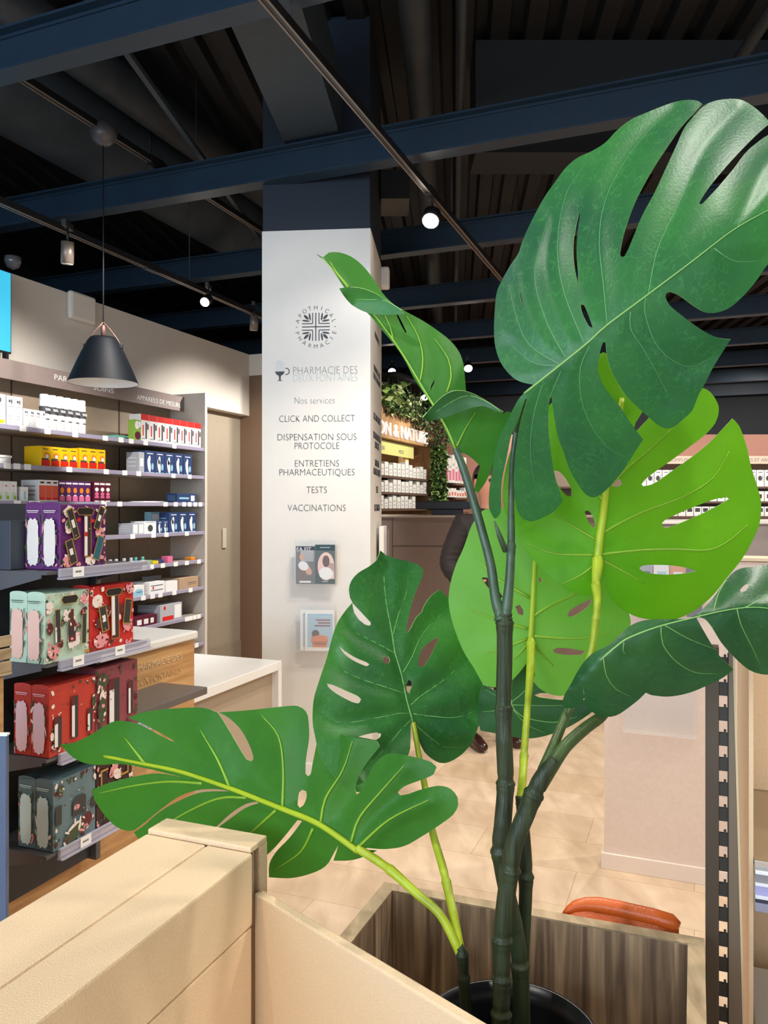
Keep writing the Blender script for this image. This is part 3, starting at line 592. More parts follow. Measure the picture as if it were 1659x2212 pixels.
# sixth and seventh shelves
row(5, 283, 312, 1, 24, .15, 'wm', [('sky', R(.1, .9, .05, .45)), ('sky', E(.6, .5, .3, .2))], 'white and light blue box at the left end', T6)
row(5, 322, 356, 1, 26, .15, 'wm', [('black', R(.1, .9, .28, .34)), ('black', R(.1, .9, .66, .72)), ('red', R(.2, .3, .4, .6))], 'white box with two dark bands in the middle', T6)
row(5, 358, 384, 1, 22, .10, 'white', [], 'plain white box between the banded box and the cardboard box', T6)
row(5, 386, 429, 1, 24, .16, 'cardb', [('cardb', R(.1, .9, .1, .9)), ('black', R(.45, .9, .5, .56)), ('black', R(.45, .9, .36, .4))], 'open brown cardboard box', T6)
row(5, 318, 350, 1, 30, .05, 'grey', [('black', R(.2, .7, .2, .6))], 'upright grey pack behind the banded box', T6, dq=-.20)
row(6, 345, 394, 1, 36, .2, 'grey', [('red', R(.1, .6, .05, .3)), ('red', E(.2, .8, .05, .12)), ('wm', R(.65, .95, .1, .9))], 'grey white box with red corner', 'on the seventh wall shelf behind the counter')
row(6, 290, 340, 1, 22, .2, 'maroon', [('wm', R(.1, .3, .2, .7)), ('wm', R(.4, .6, .2, .7)), ('wm', R(.7, .85, .2, .7))], 'dark maroon box with white marks', 'on the seventh wall shelf behind the counter')

# ------------------------------------------------------------------ oak counter, ledge, low white desk
QC = -1.975
t = thing('oak_counter', 'oak fronted service counter with white worktop and pale lettering left of the column', 'counter', G(0, QC, 0), rootA)
bm = bmesh.new(); box(bm, -.78, 0, .9, 2.812, 0, .938); mk('carcass', bm, M_oak, t)
bm = bmesh.new(); box(bm, -.80, .012, .9, 2.825, .94, .975, 0, .008); mk('worktop', bm, mat('pale_worktop', srgb(232, 232, 230), .35), t)
M_etch = mat('pale_etched_letters', srgb(222, 196, 160), .6)
wtxt('PHARMACIE DES', 344, 1438, QC+.001, .040, M_etch, t, 102, rootq=QC)
wtxt('DEUX FONTAINES', 340, 1470, QC+.001, .038, mat('faint_letters', srgb(196, 158, 112), .6), t, 104, rootq=QC)
wtxt('SS', 292, 1660, QC+.001, .040, M_etch, t, 20, rootq=QC)
bm = bmesh.new(); box(bm, 0, .22, 1.95, 2.587, 0, .028, 0, .004); tag(atA(mk('bag_ledge', bm, mat('slate_ledge', srgb(98, 92, 88), .4)), 0, QC, .775), 'dark grey ledge fixed to the front of the oak counter', 'ledge')
QD = -2.0
t = thing('low_desk', 'low white desk with taupe front panel between oak counter and column', 'desk', G(0, QD, 0), rootA)
bm = bmesh.new(); box(bm, -.80, .0, 2.832, 3.62, .655, .70, 0, .003); mk('desk_top', bm, M_white, t)
bm = bmesh.new(); box(bm, -.80, .0, 3.585, 3.62, 0, .655, 0, .002); mk('leg_panel', bm, M_white, t)
bm = bmesh.new(); box(bm, -.06, -.04, 2.84, 3.585, 0, .655); mk('front_panel', bm, mat('taupe_panel', srgb(176, 160, 140), .6), t)
a, Y = aq(432, QD-.05)
t = thing('card_terminal', 'small dark keyed device lying on the low white desk by the oak counter', 'device', G(2.90, QD-.12, .7003), rootA)
bm = bmesh.new(); box(bm, -.03, .03, -.06, .05, 0, .014, 0, .003); mk('device_body', bm, mat('pale_device', (.55, .55, .55), .4), t)
bm = bmesh.new()
for i in range(4):
    for j in range(3): box(bm, -.024+j*.016, -.013+j*.016, -.05+i*.022, -.036+i*.022, .014, .018)
mk('keypad', bm, M_ink, t)

# ------------------------------------------------------------------ gift box display in front of the counter
QF = -1.70; QB = -1.95
a0 = aq(112, QF)[0]; a1 = aq(322, QF)[0]
t = thing('gift_display', 'dark metal display stand with four sloping shelves of gift boxes against the oak counter', 'display stand', G(0, QF, 0), rootA)
bm = bmesh.new(); box(bm, QB-QF-.005, QB-QF+.02, a0-.03, a1+.0, .30, 1.51); mk('back_panel', bm, M_slate, t)
bm = bmesh.new(); box(bm, QB-QF+.0, QB-QF+.045, a0-.055, a0-.03, .29, 1.46, 0, .002); mk('upright', bm, M_greym, t)
bm = bmesh.new(); box(bm, QB-QF+.0, QB-QF+.045, a1-.02, a1+.002, .29, 1.44, 0, .002); mk('upright', bm, M_greym, t)
TZ = [1.317, 1.055, .786, .513]
for k, z in enumerate(TZ):
    bm = bmesh.new(); box(bm, QB-QF+.02, .0, a0-.02, a1-.01, z-.010, z-.0008); s = mk('shelf', bm, M_greym, t)
    for yy in (a0-.02, a1-.012):
        bm = bmesh.new(); vs = [bm.verts.new(p) for p in ((QB-QF+.03, yy, z-.01), (-.02, yy, z-.01), (-.02, yy, z-.02), (QB-QF+.03, yy, z-.07))]
        f = bm.faces.new(vs); r = bmesh.ops.extrude_face_region(bm, geom=[f]); bmesh.ops.translate(bm, verts=[v for v in r['geom'] if isinstance(v, bmesh.types.BMVert)], vec=(0, .003, 0)); mk('bracket', bm, M_greym, s)
    bm = bmesh.new(); box(bm, .0, .012, a0+.02, a1-.005, z-.020, z+.006, 0, .004); box(bm, .012, .020, a0+.02, a1-.005, z-.026, z-.023); box(bm, .0, .012, a0+.02, a1-.005, z-.026, z-.020); rl = mk('price_rail', bm, M_clear2, t)
    am = [a0+.13, a0+.16, a0+.2, a0+.22][k]
    for am in ([a0+.09, a0+.27][:1+(k == 1)] if k < 2 else [a0+.12]):
        bm = bmesh.new(); box(bm, .0125, .0140, am-.022, am+.022, z-.022, z+.007); 
        for i in range(4): box(bm, .014, .0142, am-.012+i*.006, am-.008+i*.006, z-.010, z-.004, 1)
        mk('price_card', bm, [M_tagw, M_ink], rl)
bm = bmesh.new(); box(bm, QB-QF+.021, -.135, a0-.02, a0+.13, 1.3175, 1.06+.40, 0, .002)
tag(atA(mk('slate_box', bm, mat('slate_box', (.04, .05, .068), .5)), 0, QF, 0), 'dark slate grey box behind the purple gift boxes', 'box')

GM = dict(purple=srgb(96, 36, 104), mint=srgb(186, 212, 190), red=srgb(190, 20, 32), coral=srgb(186, 56, 44), rose=srgb(138, 66, 76), blue=srgb(96, 122, 130), dark=srgb(50, 22, 26))
M_giltl = mat('gilt_letters', srgb(226, 196, 120), .4)
def gift_box(x0, x1, z, h_, base, labelc, art, label, seed, q=QF, t_=.065, name='gift_box', flowers=('pink', 'pwhite'), n_fl=30, badge=True, group=None, dark_fl='leafgreen'):
    rr = random.Random(seed); ya = aq(x0, QF)[0]; yb = aq(x1, QF)[0]; w_ = yb-ya
    cols_ = [mat('gift_'+base, GM[base], .45, noise=.06, nscale=30), mat('gift_label_'+labelc[0], labelc[1], .6), mat('gift_badge', (.015, .012, .012), .4), mat('gift_gold', srgb(196, 160, 80), .35, metal=.5),
             mat('gift_pink', srgb(226, 150, 156), .5), mat('gift_pwhite', srgb(236, 222, 214), .5), mat('gift_leafgreen', srgb(62, 78, 52), .5), mat('gift_tube', (.03, .032, .036), .3), mat('gift_white', (.8, .8, .8), .4), mat('gift_red', srgb(196, 40, 36), .4), mat('gift_teal', srgb(36, 96, 112), .4), mat('gift_maroon', srgb(96, 30, 36), .5)]
    idx = dict(base=0, label=1, badge=2, gold=3, pink=4, pwhite=5, leafgreen=6, tube=7, white=8, red=9, teal=10, maroon=11)
    bm = bmesh.new(); box(bm, -t_, 0, 0, w_, 0, h_, 0, .0015)
    # curved tuck flap on top
    vs = [bm.verts.new((-t_*.5+t_*.5*math.cos(math.pi*k/10), .001, h_+.007*math.sin(math.pi*k/10))) for k in range(11)]; bm.faces.new(vs)
    cnt = [0]
    def fr(c, pts): cnt[0] += 1; paint(bm, (0, 0, 0), (0, w_, 0), (0, 0, h_), (1, 0, 0), [(min(.995, max(.005, a_)), min(.995, max(.005, b_))) for a_, b_ in pts], idx[c], .0003+.00003*cnt[0])
    def sp(c, pts): cnt[0] += 1; paint(bm, (-t_, 0, 0), (t_, 0, 0), (0, 0, h_), (0, -1, 0), [(min(.99, max(.01, a_)), min(.99, max(.01, b_))) for a_, b_ in pts], idx[c], .0003+.00003*cnt[0])
    for i in range(n_fl):      # flowers and leaves round the rim
        e = rr.choice((0, 1, 2, 3)); u = rr.random(); cx, cy = ((u, .1*rr.random()+.04), (u, .97-.1*rr.random()), (.06*rr.random()+.03, u), (.97-.06*rr.random(), u))[e]
        c = rr.choice(list(flowers)+[dark_fl]); s_ = rr.uniform(.02, .055)
        for m_ in range(4): fr(c, ell(cx+rr.uniform(-.4, .4)*s_, cy+rr.uniform(-.4, .4)*s_, s_*rr.uniform(.3, .8), s_*rr.uniform(.3, .7), rr.random()*3, 8, .3, rr.random()))
    for c_, p_ in art:
        if c_ in ('pink', 'pwhite', 'leafgreen', 'maroon') and len(p_) in (8, 9, 10, 12) and len(p_) > 7:
            mx_, my_ = sum(p[0] for p in p_)/len(p_), sum(p[1] for p in p_)/len(p_); ra = max(abs(p[0]-mx_) for p in p_); rb = max(abs(p[1]-my_) for p in p_); fr(c_, p_)
            for m_ in range(11):
                u = rr.random()*6.28; d_ = rr.uniform(.3, 1.05); c2_ = rr.choice((c_, 'pwhite', 'pink', 'maroon', 'leafgreen') if c_ != 'pwhite' else ('pwhite', 'white', 'pink', 'pwhite', 'leafgreen'))
                fr(c2_, ell(mx_+ra*d_*math.cos(u), my_+rb*d_*math.sin(u), ra*rr.uniform(.12, .3), rb*rr.uniform(.10, .22), u, 7, .3, m_))
        else: fr(c_, p_)
    for m_ in range(26):
        fr(rr.choice(('leafgreen', 'maroon', flowers[0])), ell(rr.random(), rr.random(), rr.uniform(.008, .028), rr.uniform(.005, .012), rr.random()*3, 6, .3, m_)) if art else None
    if badge:
        fr('gold', [(.30, .90), (.35, .95), (.65, .95), (.70, .90), (.65, .83), (.35, .83)]); fr('badge', [(.315, .90), (.36, .943), (.64, .943), (.685, .90), (.64, .838), (.36, .838)])
    # spine: lobed label and leaves
    for k in range(14):
        s_ = rr.uniform(.03, .07); c = rr.choice((dark_fl, flowers[0], dark_fl)); cx = rr.choice((.12, .88)); cy = rr.uniform(.05, .8); sp(c, ell(cx, cy, s_*1.6, s_*.5, rr.random()*3, 8, .3, k))
    pts = []
    for k in range(36):
        tt = 2*math.pi*k/36; c_, s_ = math.cos(tt), math.sin(tt); u = .33*(abs(c_)**.5)*(1 if c_ > 0 else -1); v = .36*(abs(s_)**.45)*(1 if s_ > 0 else -1); m_ = 1+.05*math.sin(k*2.4+seed); pts.append((.5+u*m_, .42+v*m_))
    sp('label', pts); sp('label' if base != 'mint' else 'leafgreen', rect(.5, .90, .7, .012)); sp('label' if base != 'mint' else 'leafgreen', rect(.5, .875, .6, .008))
    o = mk(name, bm, cols_); atA(o, ya, q, z+.0008); tag(o, label, 'gift box', group)
    if badge and art:
        tx = text('GARANCIA', h_*.055, M_giltl, o, (.0022, w_*.5, h_*.878), (0, 1, 0), (0, 0, 1), 'badge_lettering', ext=.0002); ys = [v.co.y for v in tx.data.vertices]; c_ = (min(ys)+max(ys))/2; k_ = w_*.27/(max(ys)-min(ys))
        for v in tx.data.vertices: v.co.y = c_+(v.co.y-c_)*k_
    return o
def tubeart(cx, cy, w_, h_, rot, c='tube', frame='gold'):
    return [(frame, rect(cx, cy, w_*1.3, h_*1.08, rot)), (c, rect(cx, cy, w_, h_, rot)), ('white', rect(cx-.3*h_*math.sin(rot)*0, cy, w_*.55, h_*.28, rot))]
cream = ('cream', srgb(232, 222, 214)); peach = ('peach', srgb(232, 190, 174)); lilac = ('lilac', srgb(232, 196, 200)); ice = ('ice', srgb(200, 228, 230))
artP = [('pwhite', ell(.17, .88, .12, .09, 0, 9, .3, 1)), ('pwhite', ell(.16, .66, .08, .12, 0, 9, .3, 2)), ('pink', ell(.84, .52, .11, .12, 0, 9, .3, 3)), ('pink', ell(.14, .14, .13, .10, 0, 9, .3, 4)), ('pwhite', ell(.62, .12, .11, .09, 0, 9, .3, 5)), ('leafgreen', ell(.14, .7, .05, .08, .4)), ('pwhite', ell(.88, .9, .09, .08, 0, 9, .3, 6))] \
    + tubeart(.24, .70, .11, .46, .35) + tubeart(.20, .27, .13, .36, .3) + [('gold', rect(.55, .50, .16, .66)), ('purple' if False else 'maroon', rect(.55, .5, .14, .64)), ('white', rect(.515, .5, .06, .62)), ('tube', rect(.59, .5, .05, .6)), ('red', rect(.515, .53, .06, .07))] \
    + tubeart(.82, .78, .11, .36, -.4) + [('gold', rect(.80, .30, .16, .40, -.35)), ('teal', rect(.80, .30, .13, .37, -.35))] + [('red', ell(.36, .76, .04, .03)), ('red', ell(.66, .74, .05, .03))]
artM = [('pwhite', ell(.07, .80, .10, .09, 0, 10, .2, 1)), ('pink', ell(.16, .17, .12, .11, 0, 9, .3, 2)), ('pink', ell(.86, .86, .10, .08, 0, 9, .3, 3)), ('maroon', ell(.08, .5, .07, .09, 0, 8, .3)), ('leafgreen', ell(.36, .56, .06, .05, .6)), ('maroon', ell(.84, .68, .09, .06, .4, 8, .3)), ('pwhite', ell(.6, .28, .16, .12, 0, 9, .4, 8)), ('pwhite', ell(.45, .66, .10, .09, 0, 9, .3, 9)), ('maroon', ell(.30, .27, .06, .08, .5)), ('leafgreen', ell(.7, .47, .08, .05, -.3))] \
    + [('gold', rect(.24, .52, .12, .5, .04)), ('tube', rect(.24, .52, .10, .48, .04)), ('white', rect(.20, .4, .035, .22, .04)), ('maroon', [(.48, .26), (.64, .26), (.64, .54), (.60, .60), (.59, .74), (.53, .74), (.52, .60), (.48, .54)]), ('tube', rect(.55, .41, .11, .14)), ('gold', rect(.84, .42, .10, .46, -.03)), ('tube', rect(.84, .42, .085, .44, -.03))] + [('gold', rect(.9, .07, .12, .05))]
artR = [('pwhite', ell(.15, .78, .12, .10, 0, 9, .2, 1)), ('pink', ell(.22, .17, .15, .12, 0, 9, .3, 2)), ('pink', ell(.83, .33, .12, .10, 0, 9, .3, 3)), ('pink', ell(.9, .9, .09, .08, 0, 9, .3)), ('maroon', ell(.5, .6, .3, .1, 0, 10, .4)), ('maroon', ell(.2, .45, .1, .1, 0, 10, .4)), ('pwhite', ell(.62, .48, .05, .05))] \
    + tubeart(.28, .50, .13, .38, .2) + [('gold', rect(.53, .5, .18, .70, .02)), ('maroon', rect(.53, .5, .16, .68, .02)), ('white', rect(.49, .52, .07, .62, .02)), ('tube', rect(.575, .48, .06, .62, .02))] + [('gold', rect(.82, .55, .17, .40, -.15)), ('tube', rect(.82, .55, .14, .37, -.15))]
def win(cx, cy, w_, h_): return [('maroon', rect(cx, cy, w_, h_)), ('tube', rect(cx+w_*.25, cy, w_*.45, h_*.96)), ('white', rect(cx-w_*.2, cy-h_*.1, w_*.42, h_*.75))]
artC = win(.16, .34, .16, .44)+win(.52, .48, .15, .62)+win(.86, .36, .12, .34)+[('pwhite', ell(.04, .3, .04, .06)), ('leafgreen', ell(.97, .6, .06, .14, .2, 8, .3))]
artRo = win(.40, .46, .26, .70)+win(.80, .46, .12, .50)+[('leafgreen', ell(.12, .8, .14, .12, .3, 9, .4)), ('pwhite', ell(.14, .6, .07, .10, 0, 9, .4)), ('leafgreen', ell(.12, .4, .1, .2, 0, 9, .4))]
artB = [('tube', rect(.10, .50, .14, .28)), ('tube', [(.42, .38), (.74, .38), (.74, .62), (.68, .66), (.5, .66), (.42, .60)]), ('pink', ell(.52, .50, .07, .04)), ('tube', rect(.93, .46, .12, .14)), ('leafgreen', ell(.15, .85, .06, .08)), ('pwhite', ell(.5, .18, .2, .12, 0, 9, .5)), ('leafgreen', ell(.5, .15, .3, .1, .2, 9, .5)), ('maroon', ell(.75, .25, .12, .12, 0, 9, .5))]
artD = [('gold', rect(.12, .60, .03, .5)), ('gold', rect(.2, .84, .2, .03)), ('pink', ell(.45, .78, .14, .08, .6)), ('pwhite', ell(.55, .7, .12, .08, -.4)), ('gold', rect(.85, .75, .03, .2)), ('gold', rect(.75, .66, .22, .03)), ('red', ell(.9, .93, .12, .08)), ('pink', ell(.6, .5, .1, .1, 0, 8, .4))]
gift_box(130, 228, TZ[0], .19, 'purple', cream, artP, 'purple gift box at the front of the top display shelf, its flowered face in view', 1)
gift_box(130, 228, TZ[0], .19, 'purple', cream, [], 'purple gift box standing behind the front one on the top display shelf', 2, q=QF-.0665)
gift_box(97, 192, TZ[1], .197, 'mint', peach, artM, 'mint green gift box at the front of the second display shelf', 3)
gift_box(97, 192, TZ[1], .197, 'mint', peach, [], 'mint green gift box standing behind the front one on the second display shelf', 4, q=QF-.0665)
gift_box(193.5, 288, TZ[1], .200, 'red', cream, artR, 'bright red gift box at the right of the second display shelf', 5)
gift_box(106, 205, TZ[2], .20, 'coral', lilac, artC, 'coral red gift box with window cut-outs at the front of the third display shelf', 6, badge=False, flowers=('pwhite', 'maroon'))
gift_box(106, 205, TZ[2], .20, 'coral', lilac, [], 'coral red gift box standing behind the front one on the third display shelf', 7, q=QF-.0665, badge=False)
gift_box(206.5, 297, TZ[2], .215, 'rose', lilac, artRo, 'dusky rose gift box with tall windows at the right of the third display shelf', 8, badge=False, flowers=('maroon', 'leafgreen'))
gift_box(115, 206, TZ[3], .20, 'blue', ice, artB, 'grey blue gift box with dark windows at the front of the lowest display shelf', 9, badge=False, flowers=('pwhite', 'maroon'))
gift_box(115, 206, TZ[3], .20, 'blue', ice, [], 'grey blue gift box standing behind the front one on the lowest display shelf', 10, q=QF-.0665, badge=False)
gift_box(207.5, 285, TZ[3], .205, 'dark', cream, artD, 'dark gift box with gilt frame and flowers at the right of the lowest display shelf', 11, badge=False)

# things at the left picture edge: wooden crate with orange bags, slate panel
bm = bmesh.new(); c = P(26, 1450, 1.85)
t = thing('wooden_crate', 'pale wooden crate holding orange bags at the left picture edge', 'crate', (c.x, c.y, c.z), rootA)
for z_ in (.0, .03, .06): bm = bmesh.new(); box(bm, -.30, 0, -.25, -.24, z_, z_+.026, 0, .002) if z_ < .03 else box(bm, -.008, 0, -.25, 0, z_, z_+.026, 0, .002); mk('slat', bm, M_edge, t)
bm = bmesh.new(); box(bm, -.008, 0, -.24, 0, 0, .026, 0, .002); mk('slat', bm, M_edge, t)
bm = bmesh.new(); box(bm, -.30, 0, -.24, 0, -.006, 0); mk('crate_base', bm, M_edge, t)
M_bag = mat('orange_foil_bag', srgb(226, 140, 30), .25, noise=.25, nscale=18, bump=.6, bscale=25)
for k in range(2):
    bm = bmesh.new(); n = 8
    bmesh.ops.create_uvsphere(bm, u_segments=16, v_segments=10, radius=1)
    for v in bm.verts: v.co = Vector((v.co.x*.05*(1-.3*abs(v.co.z)), v.co.y*.055*(1+.2*v.co.z**2), v.co.z*.055*(1+.15*math.sin(v.co.x*9))))
    o = mk('snack_bag', bm, M_bag, smooth=True); o.location = t.location+Matrix.Rotation(rootA, 3, 'Z') @ Vector((-.066, -.06-k*.115, .064)); o.rotation_euler = (0, 0, rootA+.2*k)
    tag(o, ['orange foil bag at the front of the wooden crate', 'orange foil bag at the back of the wooden crate'][k], 'bag')
c = P(2, 1900, 1.70); 
t = thing('crate_stand', 'wooden post stand under the crate at the left picture edge', 'stand', (P(16, 1460, 1.85).x, 1.85, 0), rootA)
bm = bmesh.new(); box(bm, -.30, -.0, -.20, -.01, 0, c.z+0 if False else P(26, 1452, 1.85).z-.008, 0, .002); mk('post', bm, M_oak, t)
c = P(14, 1590, 1.62); c2 = P(14, 1900, 1.62)
bm = bmesh.new(); box(bm, -.5, 0, 0, .012, 0, c.z, 0, .002); o = tag(mk('divider', bm, mat('blue_slate_panel', srgb(86, 100, 128), .5, noise=.05)), 'upright blue grey panel at the left picture edge below the crate', 'panel'); o.location = (c.x, c.y, 0); o.rotation_euler = (0, 0, 0)
bm = bmesh.new(); box(bm, -.5, .001, -.001, .013, c.z, c.z+.004); mk('edge_strip', bm, M_whitem, o)

# ------------------------------------------------------------------ cream metal gondola at the lower left
B_ = .55; ZT = H-B_
def PZ(x, y, z): Y = F*(H-z)/(y-HY); return P(x, y, Y)
def toA(p): return (p.x*SA+p.y*CA, p.x*CA-p.y*SA)      # a, q
aE, qE = toA(PZ(577, 1812, ZT)); aS, qS = toA(PZ(375, 1765, ZT)); a3, q3 = toA(PZ(555, 1836, ZT))
qs_ = toA(PZ(460, 1815, ZT))[1]
t = thing('cream_gondola', 'cream powder coated metal shelving back seen from above at the lower left', 'gondola', G(0, 0, 0), rootA)
capl = .055
bm = bmesh.new(); box(bm, qS, qs_-.0012, .25, aE-capl, .05, ZT, 0, .004); mk('back_panel', bm, M_cream, t)
bm = bmesh.new(); box(bm, qs_+.0012, q3, .25, aE-capl, ZT-.115*1.0, ZT, 0, .004); mk('top_cover', bm, M_cream, t)
bm = bmesh.new(); box(bm, qs_+.0012, q3-.002, .25, aE-capl, .05, ZT-.118, 0, .003); mk('lower_panel', bm, M_cream, t)
bm = bmesh.new(); box(bm, qS, qE, aE-capl+.003, aE, ZT-.004, ZT+.006, 0, .002); mk('end_cap', bm, M_cream, t)
bm = bmesh.new()
box(bm, qs_-.05, qE-.003, aE-.022, aE-.004, 0, ZT-.004); box(bm, qE-.012, qE, aE-.022, aE, 0, ZT-.004); box(bm, qs_, qE-.014, aE-capl+.004, aE-.024, .02, ZT-.10)
mk('upright', bm, M_cream, t)
bm = bmesh.new(); box(bm, qs_-.05, qE-.015, aE-capl+.002, aE-.023, ZT-.0985, ZT-.004); mk('slot', bm, M_seam, t)
# angled cream panel
pA = P(550, 1930, F*.6226/(1930-HY)); pA.z = 0; pB = Vector((.1135*.887, 1.069*.887, 0)); dd = (pB-pA).normalized(); L_ = 1.05
bm = bmesh.new(); box(bm, -.002, L_, 0, .018, .05, H-.6226, 0, .003)
o = tag(mk('corner_panel', bm, M_cream), 'cream metal panel set at an angle between the gondola end and the plant box', 'panel'); o.location = pA; o.rotation_euler = (0, 0, math.atan2(dd.y, dd.x))
bm = bmesh.new(); box(bm, .0, L_, .002, .016, 0, .05); mk('foot_rail', bm, M_greym, o)

# ------------------------------------------------------------------ planter, pot, basket
ZP = .78; BL = PZ(830, 1905, ZP); BR = PZ(1522, 2027, ZP)
BLv, BRv = Vector((BL.x, BL.y)), Vector((BR.x, BR.y)); fw = Vector((SA, CA)); nrm = Vector((-dd.y, dd.x)); 
if nrm.y < 0: nrm = -nrm
base = Vector((pA.x, pA.y))+nrm*.026
def hit(p):          # go towards the camera along the walls until the angled panel
    s_ = (p-base).dot(nrm)/fw.dot(nrm); return p-fw*s_
FL, FR = hit(BLv), hit(BRv)
t = thing('wooden_planter', 'striped walnut planter box with pale upper edges around the potted plant', 'planter box', (0, 0, 0))
rt = (BRv-BLv).normalized(); th = .026
def wall_(p, q_, side, name):
    d = (q_-p).normalized(); n2 = Vector((-d.y, d.x))*side*th
    bm = bmesh.new(); pts = [p, q_, q_+n2, p+n2]
    for z0_, z1_, mi in ((.0, ZP-.003, 0), (ZP-.003, ZP, 1)):
        lo = [bm.verts.new((v.x, v.y, z0_)) for v in pts]; hi = [bm.verts.new((v.x, v.y, z1_)) for v in pts]
        for i in range(4): bm.faces.new((lo[i], lo[(i+1) % 4], hi[(i+1) % 4], hi[i])).material_index = mi
        bm.faces.new(lo[::-1]).material_index = mi; bm.faces.new(hi).material_index = mi
    bmesh.ops.recalc_face_normals(bm, faces=bm.faces); return mk(name, bm, [M_walnut, M_edge], t)
inset = Vector((0, 0))
wall_(BLv, BRv, -1, 'back_board'); wall_(BLv-fw*th, FL, 1, 'side_board'); wall_(BRv-fw*th, FR, -1, 'side_board'); wall_(FL+rt*th, FR-rt*th, 1, 'front_board')
bm = bmesh.new(); vs = [bm.verts.new((v.x, v.y, .43)) for v in (BLv+rt*th-fw*th, BRv-rt*th-fw*th, FR-rt*th, FL+rt*th)]; bm.faces.new(vs); r = bmesh.ops.extrude_face_region(bm, geom=bm.faces[:]); bmesh.ops.translate(bm, verts=[v for v in r['geom'] if isinstance(v, bmesh.types.BMVert)], vec=(0, 0, -.02)); bmesh.ops.recalc_face_normals(bm, faces=bm.faces); mk('inner_shelf', bm, M_walnut, t)

# orange moulded chair back just showing behind the planter
t = thing('orange_chair', 'burnt orange moulded chair back whose rounded top shows behind the wooden planter', 'chair', (0, 0, 0))
zr = ZP+.002; pts = [PZ(x, y, zr) for x, y in ((1212, 1971), (1224, 1969), (1240, 1967), (1262, 1966.5), (1290, 1969), (1330, 1976), (1370, 1984), (1410, 1993), (1450, 2003), (1466, 2008))]
back = Vector((SA, CA, 0)); M_orr = mat('burnt_orange_plastic', srgb(214, 98, 34), .35, bump=.3, bscale=200)
rim = [p+back*.020+Vector((0, 0, dz)) for p, dz in zip(pts, (-.014, -.007, -.002, 0, .001, .001, 0, 0, -.002, -.006))]
bm = bmesh.new(); tube(bm, rim, [.003, .007, .0105, .013, .0145, .0145, .0145, .0145, .0145, .009], 16); mk('top_rail', bm, M_orr, t)
bm = bmesh.new(); prev = None
for p in rim:
    ring = [bm.verts.new(p+back*dy+Vector((0, 0, dz))) for dy, dz in ((-.0125, -.006), (.0125, -.006), (.030, -.36), (.012, -.36))]
    if prev:
        for k in range(4): bm.faces.new((prev[k], prev[(k+1) % 4], ring[(k+1) % 4], ring[k]))
    else: bm.faces.new(ring)
    prev = ring
bm.faces.new(prev[::-1]); bmesh.ops.recalc_face_normals(bm, faces=bm.faces); mk('backrest', bm, M_orr, t, smooth=True)
c0_, c1_ = rim[1], rim[-2]; ax = (c1_-c0_).normalized()
bm = bmesh.new(); vs = [bm.verts.new(Vector((p.x, p.y, z_))) for z_ in (.42, .44) for p in (c0_+back*.01, c1_+back*.01, c1_+back*.34, c0_+back*.34)]
for f in ((3, 2, 1, 0), (4, 5, 6, 7), (0, 1, 5, 4), (1, 2, 6, 5), (2, 3, 7, 6), (3, 0, 4, 7)): bm.faces.new([vs[k] for k in f])
mk('seat', bm, M_orr, t)
for p in (c0_+back*.03+ax*.02, c1_+back*.03-ax*.02, c1_+back*.31-ax*.02, c0_+back*.31+ax*.02):
    bm = bmesh.new(); tube(bm, [Vector((p.x, p.y, 0)), Vector((p.x, p.y, .42))], .010, 10); mk('leg', bm, M_greym, t)

# ------------------------------------------------------------------ pale partition with skirting at the right
aP, qP0 = toA(Vector(((1298-CX)/F*3.265, 3.265, 0)))
t = thing('partition', 'waist high pale partition with skirting board behind the right leaves', 'partition', G(aP, qP0, 0), rootA)
M_part = mat('pale_pink_beige', srgb(232, 214, 202), .7, noise=.03, nscale=60, bump=.2, bscale=200)
bm = bmesh.new(); box(bm, .012, 1.6, .012, .14, 0, 1.285); mk('panel', bm, M_part, t)
bm = bmesh.new(); box(bm, 0, 1.6, 0, .15, 1.288, 1.302, 0, .002); mk('top_cap', bm, mat('cream_cap', srgb(230, 208, 178), .5), t)
bm = bmesh.new(); box(bm, 0, 1.6, 0, .0115, 0, .066, 0, .002); box(bm, 0, .0115, .012, .14, 0, .066, 0, .002); mk('skirting', bm, mat('skirting_beige', srgb(240, 226, 214), .45), t)
def part_holder(x0, x1, y0, y1, label):
    Yh = 3.16; p0 = Vector(((x0-CX)/F*Yh, Yh, 0)); a_, q_ = toA(p0); w_ = (x1-x0)/F*Yh/.98; z1_, z0_ = zat(y0, Yh), zat(y1, Yh)
    h = thing('leaflet_holder', label, 'leaflet holder', G(aP-.001, q_, z0_), rootA)
    bm = bmesh.new(); box(bm, 0, w_, -.003, 0, 0, z1_-z0_); mk('back_plate', bm, M_clear, h)
    bm = bmesh.new(); box(bm, 0, w_, -.06, -.057, 0, (z1_-z0_)*.8); mk('front_pane', bm, M_clear, h)
    bm = bmesh.new(); box(bm, 0, w_, -.06, 0, -.003, 0); mk('base', bm, M_clear, h)
    for xx in (0, w_): bm = bmesh.new(); box(bm, xx-.0015, xx+.0015, -.06, 0, 0, (z1_-z0_)*.8); mk('end_wall', bm, M_clear, h)
    return h, w_, z1_-z0_
part_holder(1345, 1490, 1440, 1583, 'empty clear acrylic leaflet holder on the lower part of the right partition')
h, w_, hh = part_holder(1375, 1505, 1190, 1330, 'clear acrylic leaflet holder filled with leaflets behind the big light leaf')
